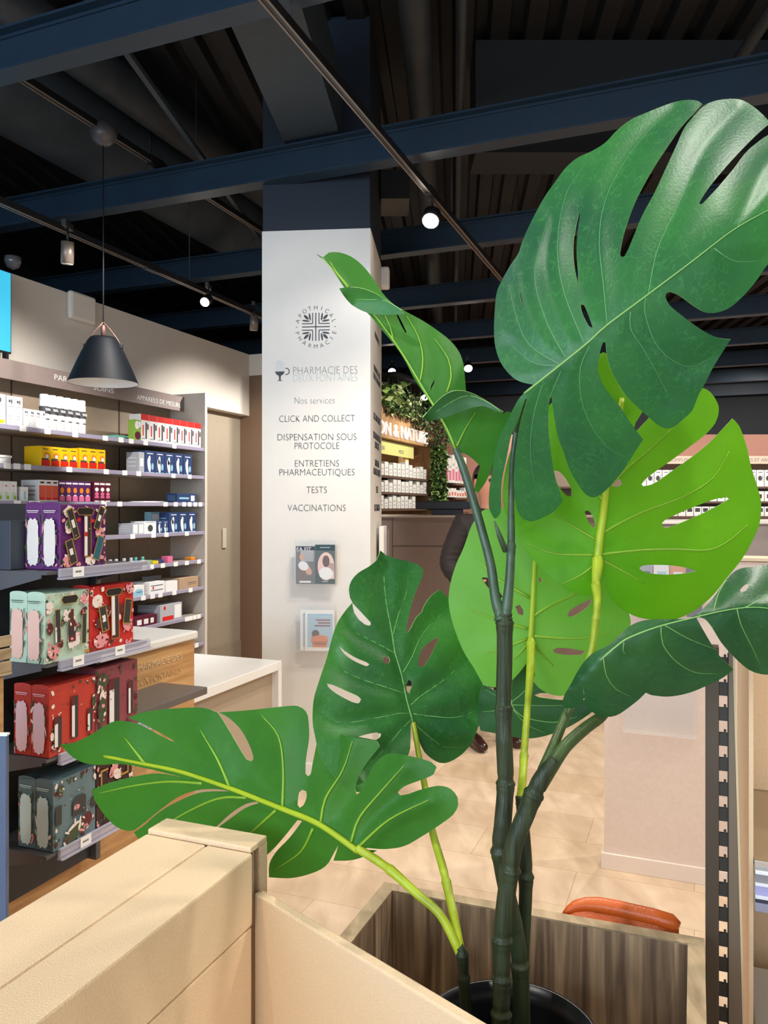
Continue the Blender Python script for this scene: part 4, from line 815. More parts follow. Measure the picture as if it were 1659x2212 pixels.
for k, c in enumerate((M_grey, M_whitem, M_or, M_nav)):
    bm = bmesh.new(); box(bm, 0, w_/4-.004, -.004, 0, 0, hh*.85); paint(bm, (0, -.004, 0), (1, 0, 0), (0, 0, 1), (0, -1, 0), rect(w_/8, hh*.6, w_/7, hh*.16), 1)
    o = tag(mk('leaflet', bm, [c, (M_nav, M_sky, M_whitem, M_skin)[k]]), ['grey', 'white', 'orange', 'dark blue'][k]+' leaflet in the filled holder on the right partition', 'leaflet'); o.location = h.location+Matrix.Rotation(rootA, 3, 'Z') @ Vector((.002+k*w_/4, -.02, .001)); o.rotation_euler = (0, 0, rootA)

# ------------------------------------------------------------------ slotted gondola at the right edge
Yg = 1.34; X0 = (1524-CX)/F*Yg
t = thing('slotted_gondola', 'taupe metal shelving bay with slotted double upright at the right picture edge', 'shelving', (X0, Yg, 0), rootA)
M_up = mat('upright_metal', srgb(84, 72, 60), .45, metal=.2)
px_ = Yg/F/CA
zt = 1.262
bm = bmesh.new(); box(bm, 0, 25*px_, 0, .03, 0, zt, 0, .001); up_ = mk('upright', bm, M_up, t)
bm = bmesh.new(); wS = 18*px_; x0_ = 25*px_
k = 0; z = .16
while z < zt-.02:
    box(bm, x0_, x0_+wS, .004, .010, z, z+.022); box(bm, x0_+wS*.5, x0_+wS*.75, .004, .010, z+.022, z+.027); z += .0425
box(bm, x0_+wS*.88, x0_+wS, .002, .012, .16, zt-.01); mk('slotted_strip', bm, mat('slot_dark', (.03, .027, .022), .5), t)
bm = bmesh.new(); tp = [(x0_+wS, 0), (x0_+wS+.005, 0), (x0_+wS+.005, .03), (x0_+wS, .03)]; bt = [(x0_+wS, 0), (x0_+wS+.036, 0), (x0_+wS+.036, .03), (x0_+wS, .03)]; lo = [bm.verts.new((x, y, 0)) for x, y in bt]; hi = [bm.verts.new((x, y, zt)) for x, y in tp]; bm.faces.new(lo[::-1]); bm.faces.new(hi)
for i in range(4): bm.faces.new((lo[i], lo[(i+1) % 4], hi[(i+1) % 4], hi[i]))
mk('upright', bm, mat('upright_tan', srgb(122, 108, 92), .45, metal=.2), t)
bm = bmesh.new(); vs = [(x0_+wS+.0365, .002, 0), (x0_+wS+.040, .002, 0), (x0_+wS+.009, .002, zt), (x0_+wS+.0055, .002, zt)]; f = bm.faces.new([bm.verts.new(v) for v in vs]); r = bmesh.ops.extrude_face_region(bm, geom=[f]); bmesh.ops.translate(bm, verts=[v for v in r['geom'] if isinstance(v, bmesh.types.BMVert)], vec=(0, .02, 0)); mk('edge_trim', bm, mat('bright_trim', srgb(214, 196, 160), .4), t)
xw = x0_+wS+.0405
bm = bmesh.new(); box(bm, xw+.0, 1.1, .40, .42, 0, zt+.0); mk('back_panel', bm, M_cream, t)
bm = bmesh.new(); box(bm, xw-.008, xw-.001, .031, .42, 0, zt-.004); mk('end_panel', bm, M_cream, t)
bm = bmesh.new(); box(bm, xw, 1.1, .03, .40, .885, .90); sh = mk('shelf', bm, mat('shadow_taupe_shelf', srgb(140, 120, 92), .35), t)
for z0_, z1_, c, yy in ((.826, .840, (150, 150, 170), 0), (.840, .846, (60, 62, 80), .003), (.846, .852, (235, 235, 240), .002), (.852, .868, (176, 176, 222), .004), (.868, .873, (240, 240, 244), .001), (.873, .888, (150, 148, 150), .004), (.888, .894, (245, 245, 245), .0), (.894, .900, (170, 168, 166), .003)):
    bm = bmesh.new(); box(bm, xw+.0, 1.1, yy, .029, z0_, z1_, 0, .0008); mk('price_rail', bm, mat('rail_%d_%d_%d' % c, srgb(*c), .15), sh)
bm = bmesh.new(); box(bm, xw, 1.1, .03, .40, .10, .16); mk('base_shelf', bm, M_taupe, t)
for k in range(2):
    bm = bmesh.new(); box(bm, 0, .16, 0, .25, 0, .41, 0, .004); o = tag(mk('white_carton', bm, M_white), ['large white carton on the bottom of the slotted gondola, next to the upright', 'large white carton on the bottom of the slotted gondola, farther from the upright'][k], 'carton')
    o.location = Vector((X0, Yg, .1605))+Matrix.Rotation(rootA, 3, 'Z') @ Vector((xw+.006+k*.17, .06, 0)); o.rotation_euler = (0, 0, rootA)

# ------------------------------------------------------------------ rear of the shop left: nature shelving with sign and plants
QN = -3.56
aN1 = aq(931, QN)[0]; aN0 = aN1-2.6
M_oak2 = wood('rear_oak', srgb(176, 134, 96), srgb(202, 162, 120), (3, 3, .8), .6)
t = thing('nature_shelving', 'oak shelving bay under the white lettering behind the column', 'shelves', G(0, QN, 0), rootA)
bm = bmesh.new(); box(bm, -.34, -.32, aN0, aN1, .1, 2.75); mk('back_panel', bm, M_oak2, t)
bm = bmesh.new(); box(bm, -.34, .01, aN1-.03, aN1, 0, 2.75); mk('end_panel', bm, M_oak2, t)
bm = bmesh.new(); box(bm, -.34, .0, aN0, aN1-.03, 2.36, 2.75); hd = mk('header_board', bm, M_oak2, t)
ZN = [1.5+61*11.0/F, 1.5+29*11.0/F, 1.5-3*11.0/F]
M_sh2 = mat('rear_shelf', srgb(96, 76, 64), .6)
for z in ZN+[1.25]: bm = bmesh.new(); box(bm, -.32, 0, aN0, aN1-.03, z-.03, z); mk('shelf', bm, M_sh2, t)
M_lit = mat('glowing_white_letters', (.8, .78, .74), .5, emit=.35)
a_, Y_ = aq(873, QN); 
o = text('ON & NATURE', .235, M_lit, hd, (.012, aq(922, QN)[0], zat(958, 11.1)), (0, 1, 0), (0, 0, 1), 'sign_lettering', align='RIGHT', ext=.01)
ys = [v.co.y for v in o.data.vertices]; c1 = max(ys); k = (aq(922, QN)[0]-aq(815, QN)[0])/(max(ys)-min(ys))
for v in o.data.vertices: v.co.y = c1+(v.co.y-c1)*k
bm = bmesh.new(); box(bm, -.10, -.085, aN0, aq(906, QN)[0], 2.17, 2.34); fs = mk('fascia_sign', bm, mat('lime_fascia', srgb(206, 206, 130), .5, emit=.08, ecol=srgb(206, 206, 130)), t)
text('BEBE', .07, M_inkg, fs, (-.084, aq(840, QN)[0], 2.22), (0, 1, 0), (0, 0, 1)); text('MEDIC', .07, M_inkg, fs, (-.084, aq(880, QN)[0], 2.21), (0, 1, 0), (0, 0, 1))
def far_row(q, x0, x1, n, z, zr_, what, where, art, base='wm', seed=0):
    rr = random.Random(seed); a0, a1 = aq(x0, q)[0], aq(x1, q)[0]; st = (a1-a0)/n; protos = [pack(st*.82, .08, zr_*h, base, art) for h in (.7, .85, 1)]
    for i in range(n):
        o = bpy.data.objects.new('product_box', protos[rr.randrange(3)]); COL.objects.link(o); atA(o, a0+st*(i+.5), q, z+.0005)
        tag(o, '%s, %s %s' % (what, nth(i, n), where), 'box', what+' '+where)
fart = [('grey', R(.2, .8, .5, .6)), ('grey', R(.3, .7, .2, .3))]
far_row(QN-.02, 800, 922, 14, ZN[0], .20, 'small white carton', 'on the upper shelf under the lettering', fart, seed=1)
far_row(QN-.02, 800, 922, 14, ZN[1], .17, 'small white carton', 'on the middle shelf under the lettering', fart, seed=2)
far_row(QN-.02, 800, 898, 11, ZN[2], .17, 'small white carton', 'on the lower shelf under the lettering', fart, seed=3)
bm = bmesh.new(); box(bm, -.02, 0, -.07, .07, 0, .28, 0, .002); paint(bm, (0, 0, 0), (0, 1, 0), (0, 0, 1), (1, 0, 0), rect(0, .14, .10, .2), 1)
fl_ = tag(mk('display_card', bm, [mat('yellow_card', srgb(240, 200, 120), .5), M_white]), 'yellowish display card standing above the small cartons near the shelf end', 'card'); atA(fl_, aq(897, QN)[0], QN-.12, ZN[0]+.0005)
# brick wall panel and second bay
aK = aq(980, QN)[0]; a2 = aq(1012, QN)[0]
def brick_mat():
    m = bpy.data.materials.new('red_brick'); m.use_nodes = True; nt = m.node_tree; b = nt.nodes['Principled BSDF']; b.inputs['Roughness'].default_value = .8
    tc = nt.nodes.new('ShaderNodeTexCoord'); mp = nt.nodes.new('ShaderNodeMapping'); mp.inputs['Rotation'].default_value = (0, math.pi/2, 0); mp.inputs['Rotation'].default_value = (math.pi/2, 0, math.pi/2)
    br = nt.nodes.new('ShaderNodeTexBrick'); br.inputs['Scale'].default_value = 1; br.inputs['Brick Width'].default_value = .22; br.inputs['Row Height'].default_value = .07; br.inputs['Mortar Size'].default_value = .008
    br.inputs['Color1'].default_value = col4(srgb(150, 92, 70)); br.inputs['Color2'].default_value = col4(srgb(128, 78, 60)); br.inputs['Mortar'].default_value = col4(srgb(70, 48, 40))
    sx = nt.nodes.new('ShaderNodeSeparateXYZ'); cx = nt.nodes.new('ShaderNodeCombineXYZ'); nt.links.new(tc.outputs['Object'], sx.inputs[0]); nt.links.new(sx.outputs[1], cx.inputs[0]); nt.links.new(sx.outputs[2], cx.inputs[1])
    nt.links.new(cx.outputs[0], br.inputs['Vector']); nt.links.new(br.outputs[0], b.inputs['Base Color']); return m
bm = bmesh.new(); box(bm, -.20, -.10, aN1+.002, aq(1120, QN)[0], 0, 2.85); struct(atA(mk('wall_brick', bm, brick_mat()), 0, QN))
t = thing('white_front_shelving', 'second distant shelving bay with pale sign right of the plant wall', 'shelves', G(0, QN, 0), rootA)
aS0 = aq(958, QN)[0]; aS1 = aq(1012, QN)[0]
bm = bmesh.new(); box(bm, -.10, -.08, aS0, aS1, .1, 2.2); mk('back_panel', bm, mat('rear_beige', srgb(190, 160, 134), .6), t)
ZM = [1.5+(1095-1045)*12.3/F, 1.5+(1095-1075)*12.3/F]
for z in ZM+[1.42]: bm = bmesh.new(); box(bm, -.08, .2, aS0, aS1, z-.03, z); mk('shelf', bm, M_sh2, t)
bm = bmesh.new(); box(bm, .1, .12, aS0, aq(1000, QN)[0], 2.08, 2.24); mk('fascia_sign', bm, mat('lime_fascia', (1, 1, 1)), t)
far_row(QN+.18, 962, 1008, 7, ZM[0], .42, 'tall pink and white pack', 'in the second distant bay', [('pink', R(.1, .9, .1, .5)), ('grey', R(.2, .8, .6, .7))], seed=5)
far_row(QN+.18, 962, 1008, 8, ZM[1], .16, 'small coral printed pack', 'in the second distant bay', [('coral', R(.2, .8, .2, .6))], seed=6)
# far beige wall segment beyond
bm = bmesh.new(); box(bm, -.3, 0, aq(1014, QN)[0], aq(1100, QN)[0]+3, 0, 2.3); struct(atA(mk('wall_rear_beige', bm, mat('rear_beige_wall', srgb(214, 182, 150), .7)), 0, QN))

# greenery
def leafmass(name, label, pts_fn, n, size, mats, seed, stems=None):
    rr = random.Random(seed); bm = bmesh.new()
    for i in range(n):
        p = pts_fn(rr); d = Vector((rr.uniform(-1, 1), rr.uniform(-1, 1), rr.uniform(-1.3, .2))).normalized(); s_ = d.cross(Vector((rr.uniform(-1, 1), rr.uniform(-1, 1), 1))).normalized()
        L = size*rr.uniform(.6, 1.3); W = L*.35; nn = d.cross(s_)*L*.12
        vs = [bm.verts.new(p), bm.verts.new(p+d*L*.45+s_*W+nn), bm.verts.new(p+d*L), bm.verts.new(p+d*L*.45-s_*W+nn)]; f = bm.faces.new(vs); f.material_index = rr.randrange(len(mats))
    o = mk(name, bm, mats); tag(o, label, 'plant')
    bm = bmesh.new()
    for st_ in (stems or []): tube(bm, st_, .006, 5)
    if stems: mk('stems', bm, M_green_d, o)
    else: bm.free()
    return o
M_green_d = mat('dark_foliage', srgb(52, 74, 44), .6); M_green_m = mat('mid_foliage', srgb(96, 130, 70), .6); M_green_l = mat('light_foliage', srgb(158, 196, 104), .6); M_green_p = mat('pale_foliage', srgb(206, 222, 160), .5)
def hang(x, y0, y1, Y, r):
    c = P(x, y0, Y); z1 = zat(y1, Y)
    def f(rr):
        u = rr.random()**.8; return Vector((c.x+rr.gauss(0, r)*(1-.4*u), c.y+rr.gauss(0, r), c.z+(z1-c.z)*u))
    return f, [[c+Vector((dx, 0, .25)), c+Vector((dx*2, 0, 0)), Vector((c.x+dx*2.4, c.y, z1+.06))] for dx in (-.06, 0, .06)]
for (x, y0, y1, Y, r, n, sz, ms, lb, sd) in (
    (840, 825, 862, 9.7, .09, 260, .13, [M_green_l, M_green_p, M_green_m], 'bright grassy plant hanging under the spotlight beside the column', 1),
    (848, 862, 890, 9.8, .10, 200, .06, [M_green_m, M_green_p, M_green_d], 'small leaved plant hanging below the grassy one', 2),
    (868, 845, 895, 10.1, .10, 330, .06, [M_green_m, M_green_d, M_green_p], 'trailing plant hanging in front of the letter N and ampersand', 3),
    (888, 848, 902, 10.4, .10, 330, .06, [M_green_d, M_green_m, M_green_p], 'trailing plant hanging over the start of the word NATURE', 4),
    (912, 852, 925, 10.7, .10, 330, .06, [M_green_d, M_green_d, M_green_m], 'darkest trailing plant hanging beside the twisted leaf', 5),
    (950, 905, 955, 11.3, .15, 260, .06, [M_green_d, M_green_d, M_green_m], 'dark trailing plant hanging in front of the brick wall', 6)):
    f, st_ = hang(x, y0, y1, Y, r); leafmass('hanging_plant', lb, f, n, sz, ms, sd, st_)
bm = bmesh.new(); pA_, pB_ = P(815, 822, 9.6), P(965, 895, 11.5); pA_.z = pB_.z = 3.12; obox(bm, pA_, pB_, .5, .03)
o = tag(mk('plant_rack', bm, M_dark), 'black rack the trailing plants hang from', 'rack')
for p_ in (pA_, pB_): bm = bmesh.new(); tube(bm, [p_, p_+Vector((0, 0, 1.05))], .006, 6); mk('rod', bm, M_black, o)
c0 = P(948, 960, 11.4); c1 = P(948, 1084, 11.4)
leafmass('plant_wall', 'narrow upright wall of green plants between the two distant shelving bays', lambda rr: Vector((c0.x+rr.uniform(-.10, .10)*1.0, c0.y+rr.uniform(-.14, .06)-.02, c0.z+(c1.z-.2-c0.z)*rr.random())), 1500, .07, [M_green_d, M_green_m, M_green_m, M_green_l], 9)
o = bpy.data.objects['plant_wall']; bm = bmesh.new(); box(bm, c0.x-.11, c0.x+.11, c0.y-.02, c0.y+.12, .0, c0.z); mk('backing', bm, M_green_d, o)

# taupe counter partition in the middle distance with dark screens on it
Yc = 6.6; xL, xR_ = (806-CX)/F*Yc, (1330-CX)/F*Yc; zc = zat(1113, Yc)
t = thing('taupe_counter', 'tall taupe counter partition behind the person', 'counter', (xL, Yc, 0), -RB)
bm = bmesh.new(); box(bm, 0, xR_-xL, 0, .5, .08, zc-.02); xs_ = (848-CX)/F*Yc-xL
box(bm, xs_-.003, xs_+.003, -.002, 0, .08, zc-.02, 1); box(bm, xs_, xR_-xL, -.002, 0, zat(1179, Yc)-.003, zat(1179, Yc)+.003, 1); mk('front_panel', bm, [M_taupe2, M_seam], t)
bm = bmesh.new(); box(bm, -.01, xR_-xL+.01, -.01, .52, zc-.019, zc, 0, .003); mk('counter_top', bm, mat('taupe_top', srgb(176, 158, 146), .5), t)
bm = bmesh.new(); box(bm, .02, xR_-xL-.02, .03, .47, 0, .08); mk('plinth', bm, M_black, t)
def at_c(x): return ((x-CX)/F*Yc-xL)
for (x0, x1, y0, y1, lb, dep) in ((897, 1016, 1083, 1100, 'wide low black screen housing on the taupe counter', .30), (931, 1000, 1099, 1113, 'black screen foot standing on the taupe counter', .12)):
    bm = bmesh.new(); box(bm, 0, at_c(x1)-at_c(x0), 0, dep, 0, (y1-y0)/F*Yc, 0, .006); 
    if y0 < 1090: bm2 = bm
    o = mk('monitor_back', bm, mat('navy_black_plastic', (.012, .016, .028), .45)) if y0 < 1090 else mk('monitor_foot', bm, mat('navy_black_plastic', (0, 0, 0)))
    if y0 < 1090:
        mon = o; tag(mon, 'wide black screen seen from behind on the taupe counter', 'screen'); mon.rotation_euler = (0, 0, -RB); mon.location = Vector((xL, Yc, zat(y1, Yc)))+Matrix.Rotation(-RB, 3, 'Z') @ Vector((at_c(x0), .1, 0))
    else: o.parent = mon; o.location = (at_c(931)-at_c(897), .02, -(y1-1100)/F*Yc-.002)

# far right shelves with white packs, white topped counter in front
Yw = 12.2; t = thing('rear_wall_shelving', 'far wall shelving with white packs under the rose coloured wall at the right', 'shelves', (2.3, Yw, 0))
bm = bmesh.new(); box(bm, 0, 4.6, .35, .37, 0, 2.2); mk('back_panel', bm, M_shelfback, t)
bm = bmesh.new(); box(bm, 0, 4.6, .12, .14, zat(1001, Yw), zat(984, Yw)); fs = mk('fascia_sign', bm, mat('pale_fascia', srgb(216, 190, 172), .5), t)
text('HUILES ET AROMATHERAPIE', .075, M_inkg, fs, ((1668-CX)/F*Yw-2.3, .118, zat(996, Yw)), (1, 0, 0), (0, 0, 1)); text('COMPLEMENTS', .075, M_inkg, fs, ((1485-CX)/F*Yw-2.3, .118, zat(996, Yw)), (1, 0, 0), (0, 0, 1))
ZF = [zat(1051, Yw), zat(1083, Yw), zat(1115, Yw)]
for z in ZF: bm = bmesh.new(); box(bm, 0, 4.6, -.0, .35, z-.03, z); mk('shelf', bm, M_sh2, t)
for k, z in enumerate(ZF):
    zr_ = (.28, .17, .16)[k]; xs = [x for x in range(1372, 1690, 17)]
    art = ([('black', E(.45, .5, .3, .16)), ('grey', R(.75, .9, .3, .7)), ('black', R(.2, .8, .84, .88))], [('maroon', R(.3, .7, .3, .7)), ('wm', E(.5, .5, .15, .1))], [('black', R(.15, .85, .45, .85)), ('wm', E(.5, .6, .15, .1))])[k]
    wd = 15/F*Yw; me = pack(wd, .1, zr_*.92, 'wm', art)
    for i, x in enumerate(xs):
        o = bpy.data.objects.new('product_box', me); COL.objects.link(o); o.location = ((x-CX)/F*Yw, Yw+.02, z+.0005); o.rotation_euler = (0, 0, -math.pi/2)
        tag(o, 'white printed pack, %s on the %s shelf of the far right wall' % (nth(i, len(xs)), ('upper', 'middle', 'lower')[k]), 'box', 'white packs on the %s far right shelf' % ('upper', 'middle', 'lower')[k])
Yt = 7.4; X0t = (1190-CX)/F*Yt+.35
t = thing('white_counter', 'long grey counter with bright white top at the right behind the partition', 'counter', (X0t, Yt, 0))
bm = bmesh.new(); box(bm, 0, 3.2, .02, .8, .0, zat(1132, Yt)); mk('front_panel', bm, mat('cool_grey_panel', srgb(158, 150, 150), .6), t)
bm = bmesh.new(); box(bm, -.02, 3.2, 0, .82, zat(1132, Yt)+.001, zat(1124, Yt), 0, .003); mk('counter_top', bm, M_white, t)

# ------------------------------------------------------------------ person standing behind the plant
def skin_mesh(name, verts, edges, radii, m, parent, root=0, sub=2, flat=None):
    me = bpy.data.meshes.new(name); me.from_pydata([Vector(v) for v in verts], edges, []); o = bpy.data.objects.new(name, me); COL.objects.link(o)
    md = o.modifiers.new('s', 'SKIN'); md.use_smooth_shade = True
    for i, r in enumerate(radii): me.skin_vertices[0].data[i].radius = r if isinstance(r, tuple) else (r, r)
    me.skin_vertices[0].data[root].use_root = True
    o.modifiers.new('u', 'SUBSURF').levels = sub; o.modifiers['u'].render_levels = sub
    dg = bpy.context.evaluated_depsgraph_get(); me2 = bpy.data.meshes.new_from_object(o.evaluated_get(dg)); bpy.data.objects.remove(o)
    me2.materials.clear(); me2.materials.append(m)
    for p in me2.polygons: p.use_smooth = True
    o = bpy.data.objects.new(name, me2); COL.objects.link(o); o.parent = parent; return o
pc = Vector(((1054-CX)/F*5.0, 5.0, 0))
t = thing('person', 'person in a dark quilted jacket and dark brown leather shoes standing behind the plant', 'person', pc, .35)
M_skin2 = mat('skin', srgb(206, 140, 112), .5); M_jkt = mat('dark_quilted_jacket', srgb(40, 32, 30), .75, noise=.15, nscale=25); M_trs = mat('dark_trousers', srgb(36, 38, 46), .8); M_hr = mat('dark_hair', srgb(50, 38, 32), .6); M_shoe = mat('brown_leather_shoe', srgb(52, 26, 22), .25)
# body (skin): torso, neck, head, arms, legs in one surface. local x to the side, -y is the front
V_ = [(0, 0, .95), (0, 0, 1.15), (0, 0, 1.36), (0, 0, 1.46), (0, -.01, 1.53), (0, -.015, 1.60), (0, -.015, 1.68), (0, -.01, 1.73),
      (-.17, 0, 1.40), (-.255, .03, 1.13), (-.20, -.17, 1.00), (.17, 0, 1.40), (.255, .03, 1.13), (.20, -.19, 1.03),
      (-.09, 0, .90), (-.10, -.02, .50), (-.11, .02, .10), (.09, 0, .90), (.11, -.03, .50), (.12, .02, .10)]
E_ = [(0, 1), (1, 2), (2, 3), (3, 4), (4, 5), (5, 6), (6, 7), (2, 8), (8, 9), (9, 10), (2, 11), (11, 12), (12, 13), (0, 14), (14, 15), (15, 16), (0, 17), (17, 18), (18, 19)]
R_2 = [(.14, .10), (.13, .10), (.15, .10), .055, .052, .075, .088, .06, .055, .042, .030, .055, .042, .030, .08, .06, .04, .08, .06, .04]
skin_mesh('body', V_, E_, R_2, M_skin2, t, 0)
VJ = [(0, .0, .86), (0, .005, 1.10), (0, .005, 1.34), (0, .0, 1.45), (-.175, 0, 1.39), (-.27, .03, 1.13), (-.215, -.15, 1.01), (.175, 0, 1.39), (.27, .03, 1.13), (.215, -.16, 1.035)]
EJ = [(0, 1), (1, 2), (2, 3), (2, 4), (4, 5), (5, 6), (2, 7), (7, 8), (8, 9)]
jk = skin_mesh('jacket', VJ, EJ, [(.19, .14), (.18, .14), (.19, .135), (.085, .085), .085, .072, .05, .085, .072, .05], M_jkt, t, 0, 3)
for v in jk.data.vertices:       # quilting
    s_ = math.sin(v.co.z*2*math.pi/.075); n_ = v.normal; v.co += n_*(.008*abs(s_)-.004)
bm = bmesh.new(); tube(bm, [(.075*math.cos(k*.5), -.005+.07*math.sin(k*.5), 1.475+.01*math.sin(k*.5)) for k in range(13)], .022, 8); mk('collar', bm, M_jkt, t)
skin_mesh('trousers', [(0, 0, .93), (-.09, 0, .86), (-.10, -.02, .50), (-.11, .02, .09), (.09, 0, .86), (.11, -.03, .50), (.12, .02, .09)], [(0, 1), (1, 2), (2, 3), (0, 4), (4, 5), (5, 6)], [(.15, .115), .098, .078, .07, .098, .078, .07], M_trs, t, 0)
for s_, yy in ((-1, 0), (1, 0)):
    x = .115*s_; skin_mesh('shoe', [(x, .06, .045), (x, -.04, .05), (x+.01*s_, -.15, .035), (x+.01*s_, -.20, .03)], [(0, 1), (1, 2), (2, 3)], [(.042, .045), (.042, .048), (.044, .034), (.034, .024)], M_shoe, t, 1)
# head detail
bm = bmesh.new(); bmesh.ops.create_uvsphere(bm, u_segments=20, v_segments=14, radius=.105); dl = [v for v in bm.verts if v.co.z < .01 and v.co.y < -.02 or v.co.z < -.06]; bmesh.ops.delete(bm, geom=dl, context='VERTS')
for v in bm.verts: v.co = Vector((v.co.x*.90, v.co.y*1.02+.005, v.co.z*1.05+1.68))
mk('hair', bm, M_hr, t, smooth=True)
bm = bmesh.new(); lathe(bm, [(0, .012), (.010, .004), (.016, -.018), (0, -.026)], c=(0, -.108, 1.645), n=10); mk('nose', bm, M_skin2, t)
for s_ in (-1, 1):
    bm = bmesh.new(); bmesh.ops.create_uvsphere(bm, u_segments=10, v_segments=8, radius=.011)
    for v in bm.verts: v.co += Vector((s_*.032, -.092, 1.668))
    mk('eye', bm, M_ink, t, smooth=True)
    bm = bmesh.new(); bmesh.ops.create_uvsphere(bm, u_segments=10, v_segments=8, radius=.03)
    for v in bm.verts: v.co = Vector((v.co.x*.3+s_*.088, v.co.y*.6, v.co.z+1.65))
    mk('ear', bm, M_skin2, t, smooth=True)
    # hand: palm and five fingers curled
    hx = s_*.20; hy = -.19 if s_ < 0 else -.205; hz = 1.0 if s_ < 0 else 1.03
    hv = [(hx, hy, hz), (hx-s_*.02, hy-.04, hz-.005), (hx-s_*.03, hy-.08, hz-.01)]; he = [(0, 1), (1, 2)]; hr = [(.028, .02), (.036, .018), (.036, .014)]
    for k in range(4):
        b_ = hv[2]; L = (.062, .072, .067, .052)[k]; o_ = (k-1.5)*.019; i0 = len(hv)
        hv += [(b_[0], b_[1]-.012, b_[2]+o_), (b_[0]-s_*.008, b_[1]-.012-L*.5, b_[2]+o_-.004), (b_[0]-s_*.030, b_[1]-.012-L*.85, b_[2]+o_-.008)]; he += [(2, i0), (i0, i0+1), (i0+1, i0+2)]; hr += [.009, .0085, .007]
    i0 = len(hv); hv += [(hx-s_*.02, hy-.03, hz+.035), (hx-s_*.035, hy-.06, hz+.055), (hx-s_*.045, hy-.085, hz+.062)]; he += [(1, i0), (i0, i0+1), (i0+1, i0+2)]; hr += [.012, .010, .008]
    skin_mesh('hand', hv, he, hr, M_skin2, t, 1, 1)
bm = bmesh.new(); box(bm, -.022, .022, -.099, -.096, 1.598, 1.603); mk('mouth', bm, mat('lips', srgb(150, 80, 76), .5), t)

# ------------------------------------------------------------------ the potted plant
def leaf_mat(name, c_dark, c_light, trans_c, trans=.35, rough=.32, vein=.28, coat=.0):
    m = bpy.data.materials.new(name); m.use_nodes = True; nt = m.node_tree; b = nt.nodes['Principled BSDF']; out = nt.nodes['Material Output']
    b.inputs['Roughness'].default_value = rough; b.inputs['Coat Weight'].default_value = coat; b.inputs['Coat Roughness'].default_value = .3
    tc = nt.nodes.new('ShaderNodeTexCoord')
    n = nt.nodes.new('ShaderNodeTexNoise'); n.inputs['Scale'].default_value = 4.5; n.inputs['Detail'].default_value = 4
    r = nt.nodes.new('ShaderNodeValToRGB'); r.color_ramp.elements[0].position = .3; r.color_ramp.elements[1].position = .72
    r.color_ramp.elements[0].color = col4(c_dark); r.color_ramp.elements[1].color = col4(c_light)
    vo = nt.nodes.new('ShaderNodeTexVoronoi'); vo.feature = 'DISTANCE_TO_EDGE'; vo.inputs['Scale'].default_value = 24; vo.inputs['Randomness'].default_value = 1
    n3 = nt.nodes.new('ShaderNodeTexNoise'); n3.inputs['Scale'].default_value = 14
    ad = nt.nodes.new('ShaderNodeMix'); ad.data_type = 'RGBA'; ad.inputs[0].default_value = .12; nt.links.new(tc.outputs['Object'], ad.inputs[6]); nt.links.new(n3.outputs['Color'], ad.inputs[7])
    nt.links.new(ad.outputs[2], vo.inputs['Vector'])
    rv = nt.nodes.new('ShaderNodeValToRGB'); rv.color_ramp.elements[0].position = .0; rv.color_ramp.elements[0].color = (vein, vein, vein, 1); rv.color_ramp.elements[1].position = .035; rv.color_ramp.elements[1].color = (0, 0, 0, 1)
    mx = nt.nodes.new('ShaderNodeMix'); mx.data_type = 'RGBA'; mx.inputs[7].default_value = col4([min(1, c*1.8+.02) for c in c_light])
    nt.links.new(tc.outputs['Object'], n.inputs['Vector']); nt.links.new(n.outputs[0], r.inputs[0]); nt.links.new(vo.outputs['Distance'], rv.inputs[0])
    nt.links.new(rv.outputs[0], mx.inputs[0]); nt.links.new(r.outputs[0], mx.inputs[6]); nt.links.new(mx.outputs[2], b.inputs['Base Color'])
    n2 = nt.nodes.new('ShaderNodeTexNoise'); n2.inputs['Scale'].default_value = 260; bp = nt.nodes.new('ShaderNodeBump'); bp.inputs['Strength'].default_value = .25; bp.inputs['Distance'].default_value = .001
    nt.links.new(tc.outputs['Object'], n2.inputs['Vector']); nt.links.new(n2.outputs[0], bp.inputs['Height']); nt.links.new(bp.outputs[0], b.inputs['Normal'])
    tr = nt.nodes.new('ShaderNodeBsdfTranslucent'); tr.inputs[0].default_value = col4(trans_c); mix = nt.nodes.new('ShaderNodeMixShader'); mix.inputs[0].default_value = trans
    nt.links.new(b.outputs[0], mix.inputs[1]); nt.links.new(tr.outputs[0], mix.inputs[2]); nt.links.new(mix.outputs[0], out.inputs[0]); MATS[name] = m; return m
LM_teal = leaf_mat('glossy_leaf_top', (.006, .075, .045), (.045, .23, .045), (.22, .64, .03), .30, .38)
LM_mid = leaf_mat('leaf_top', (.006, .080, .034), (.065, .27, .035), (.22, .60, .04), .30, .4)
LM_dark = leaf_mat('dark_leaf_top', (.006, .060, .026), (.035, .15, .03), (.14, .45, .04), .25, .38)
LM_under = leaf_mat('leaf_underside', (.032, .17, .022), (.075, .26, .03), (.26, .66, .03), .45, .5, .15)
LM_under2 = leaf_mat('bright_leaf_underside', (.115, .37, .012), (.20, .48, .012), (.50, .92, .015), .52, .45, .12)
LM_under3 = leaf_mat('pale_leaf_underside', (.16, .41, .065), (.25, .53, .10), (.50, .92, .14), .52, .5, .12)
M_vein_y = mat('yellow_green_vein', srgb(168, 190, 36), .4); M_vein_p = mat('pale_vein', srgb(128, 178, 96), .5); M_vein_g = mat('green_vein', srgb(136, 178, 44), .45); M_rimg = mat('pale_leaf_rim', srgb(170, 206, 120), .5)
M_vein_t = mat('teal_pale_vein', srgb(98, 160, 100), .45)

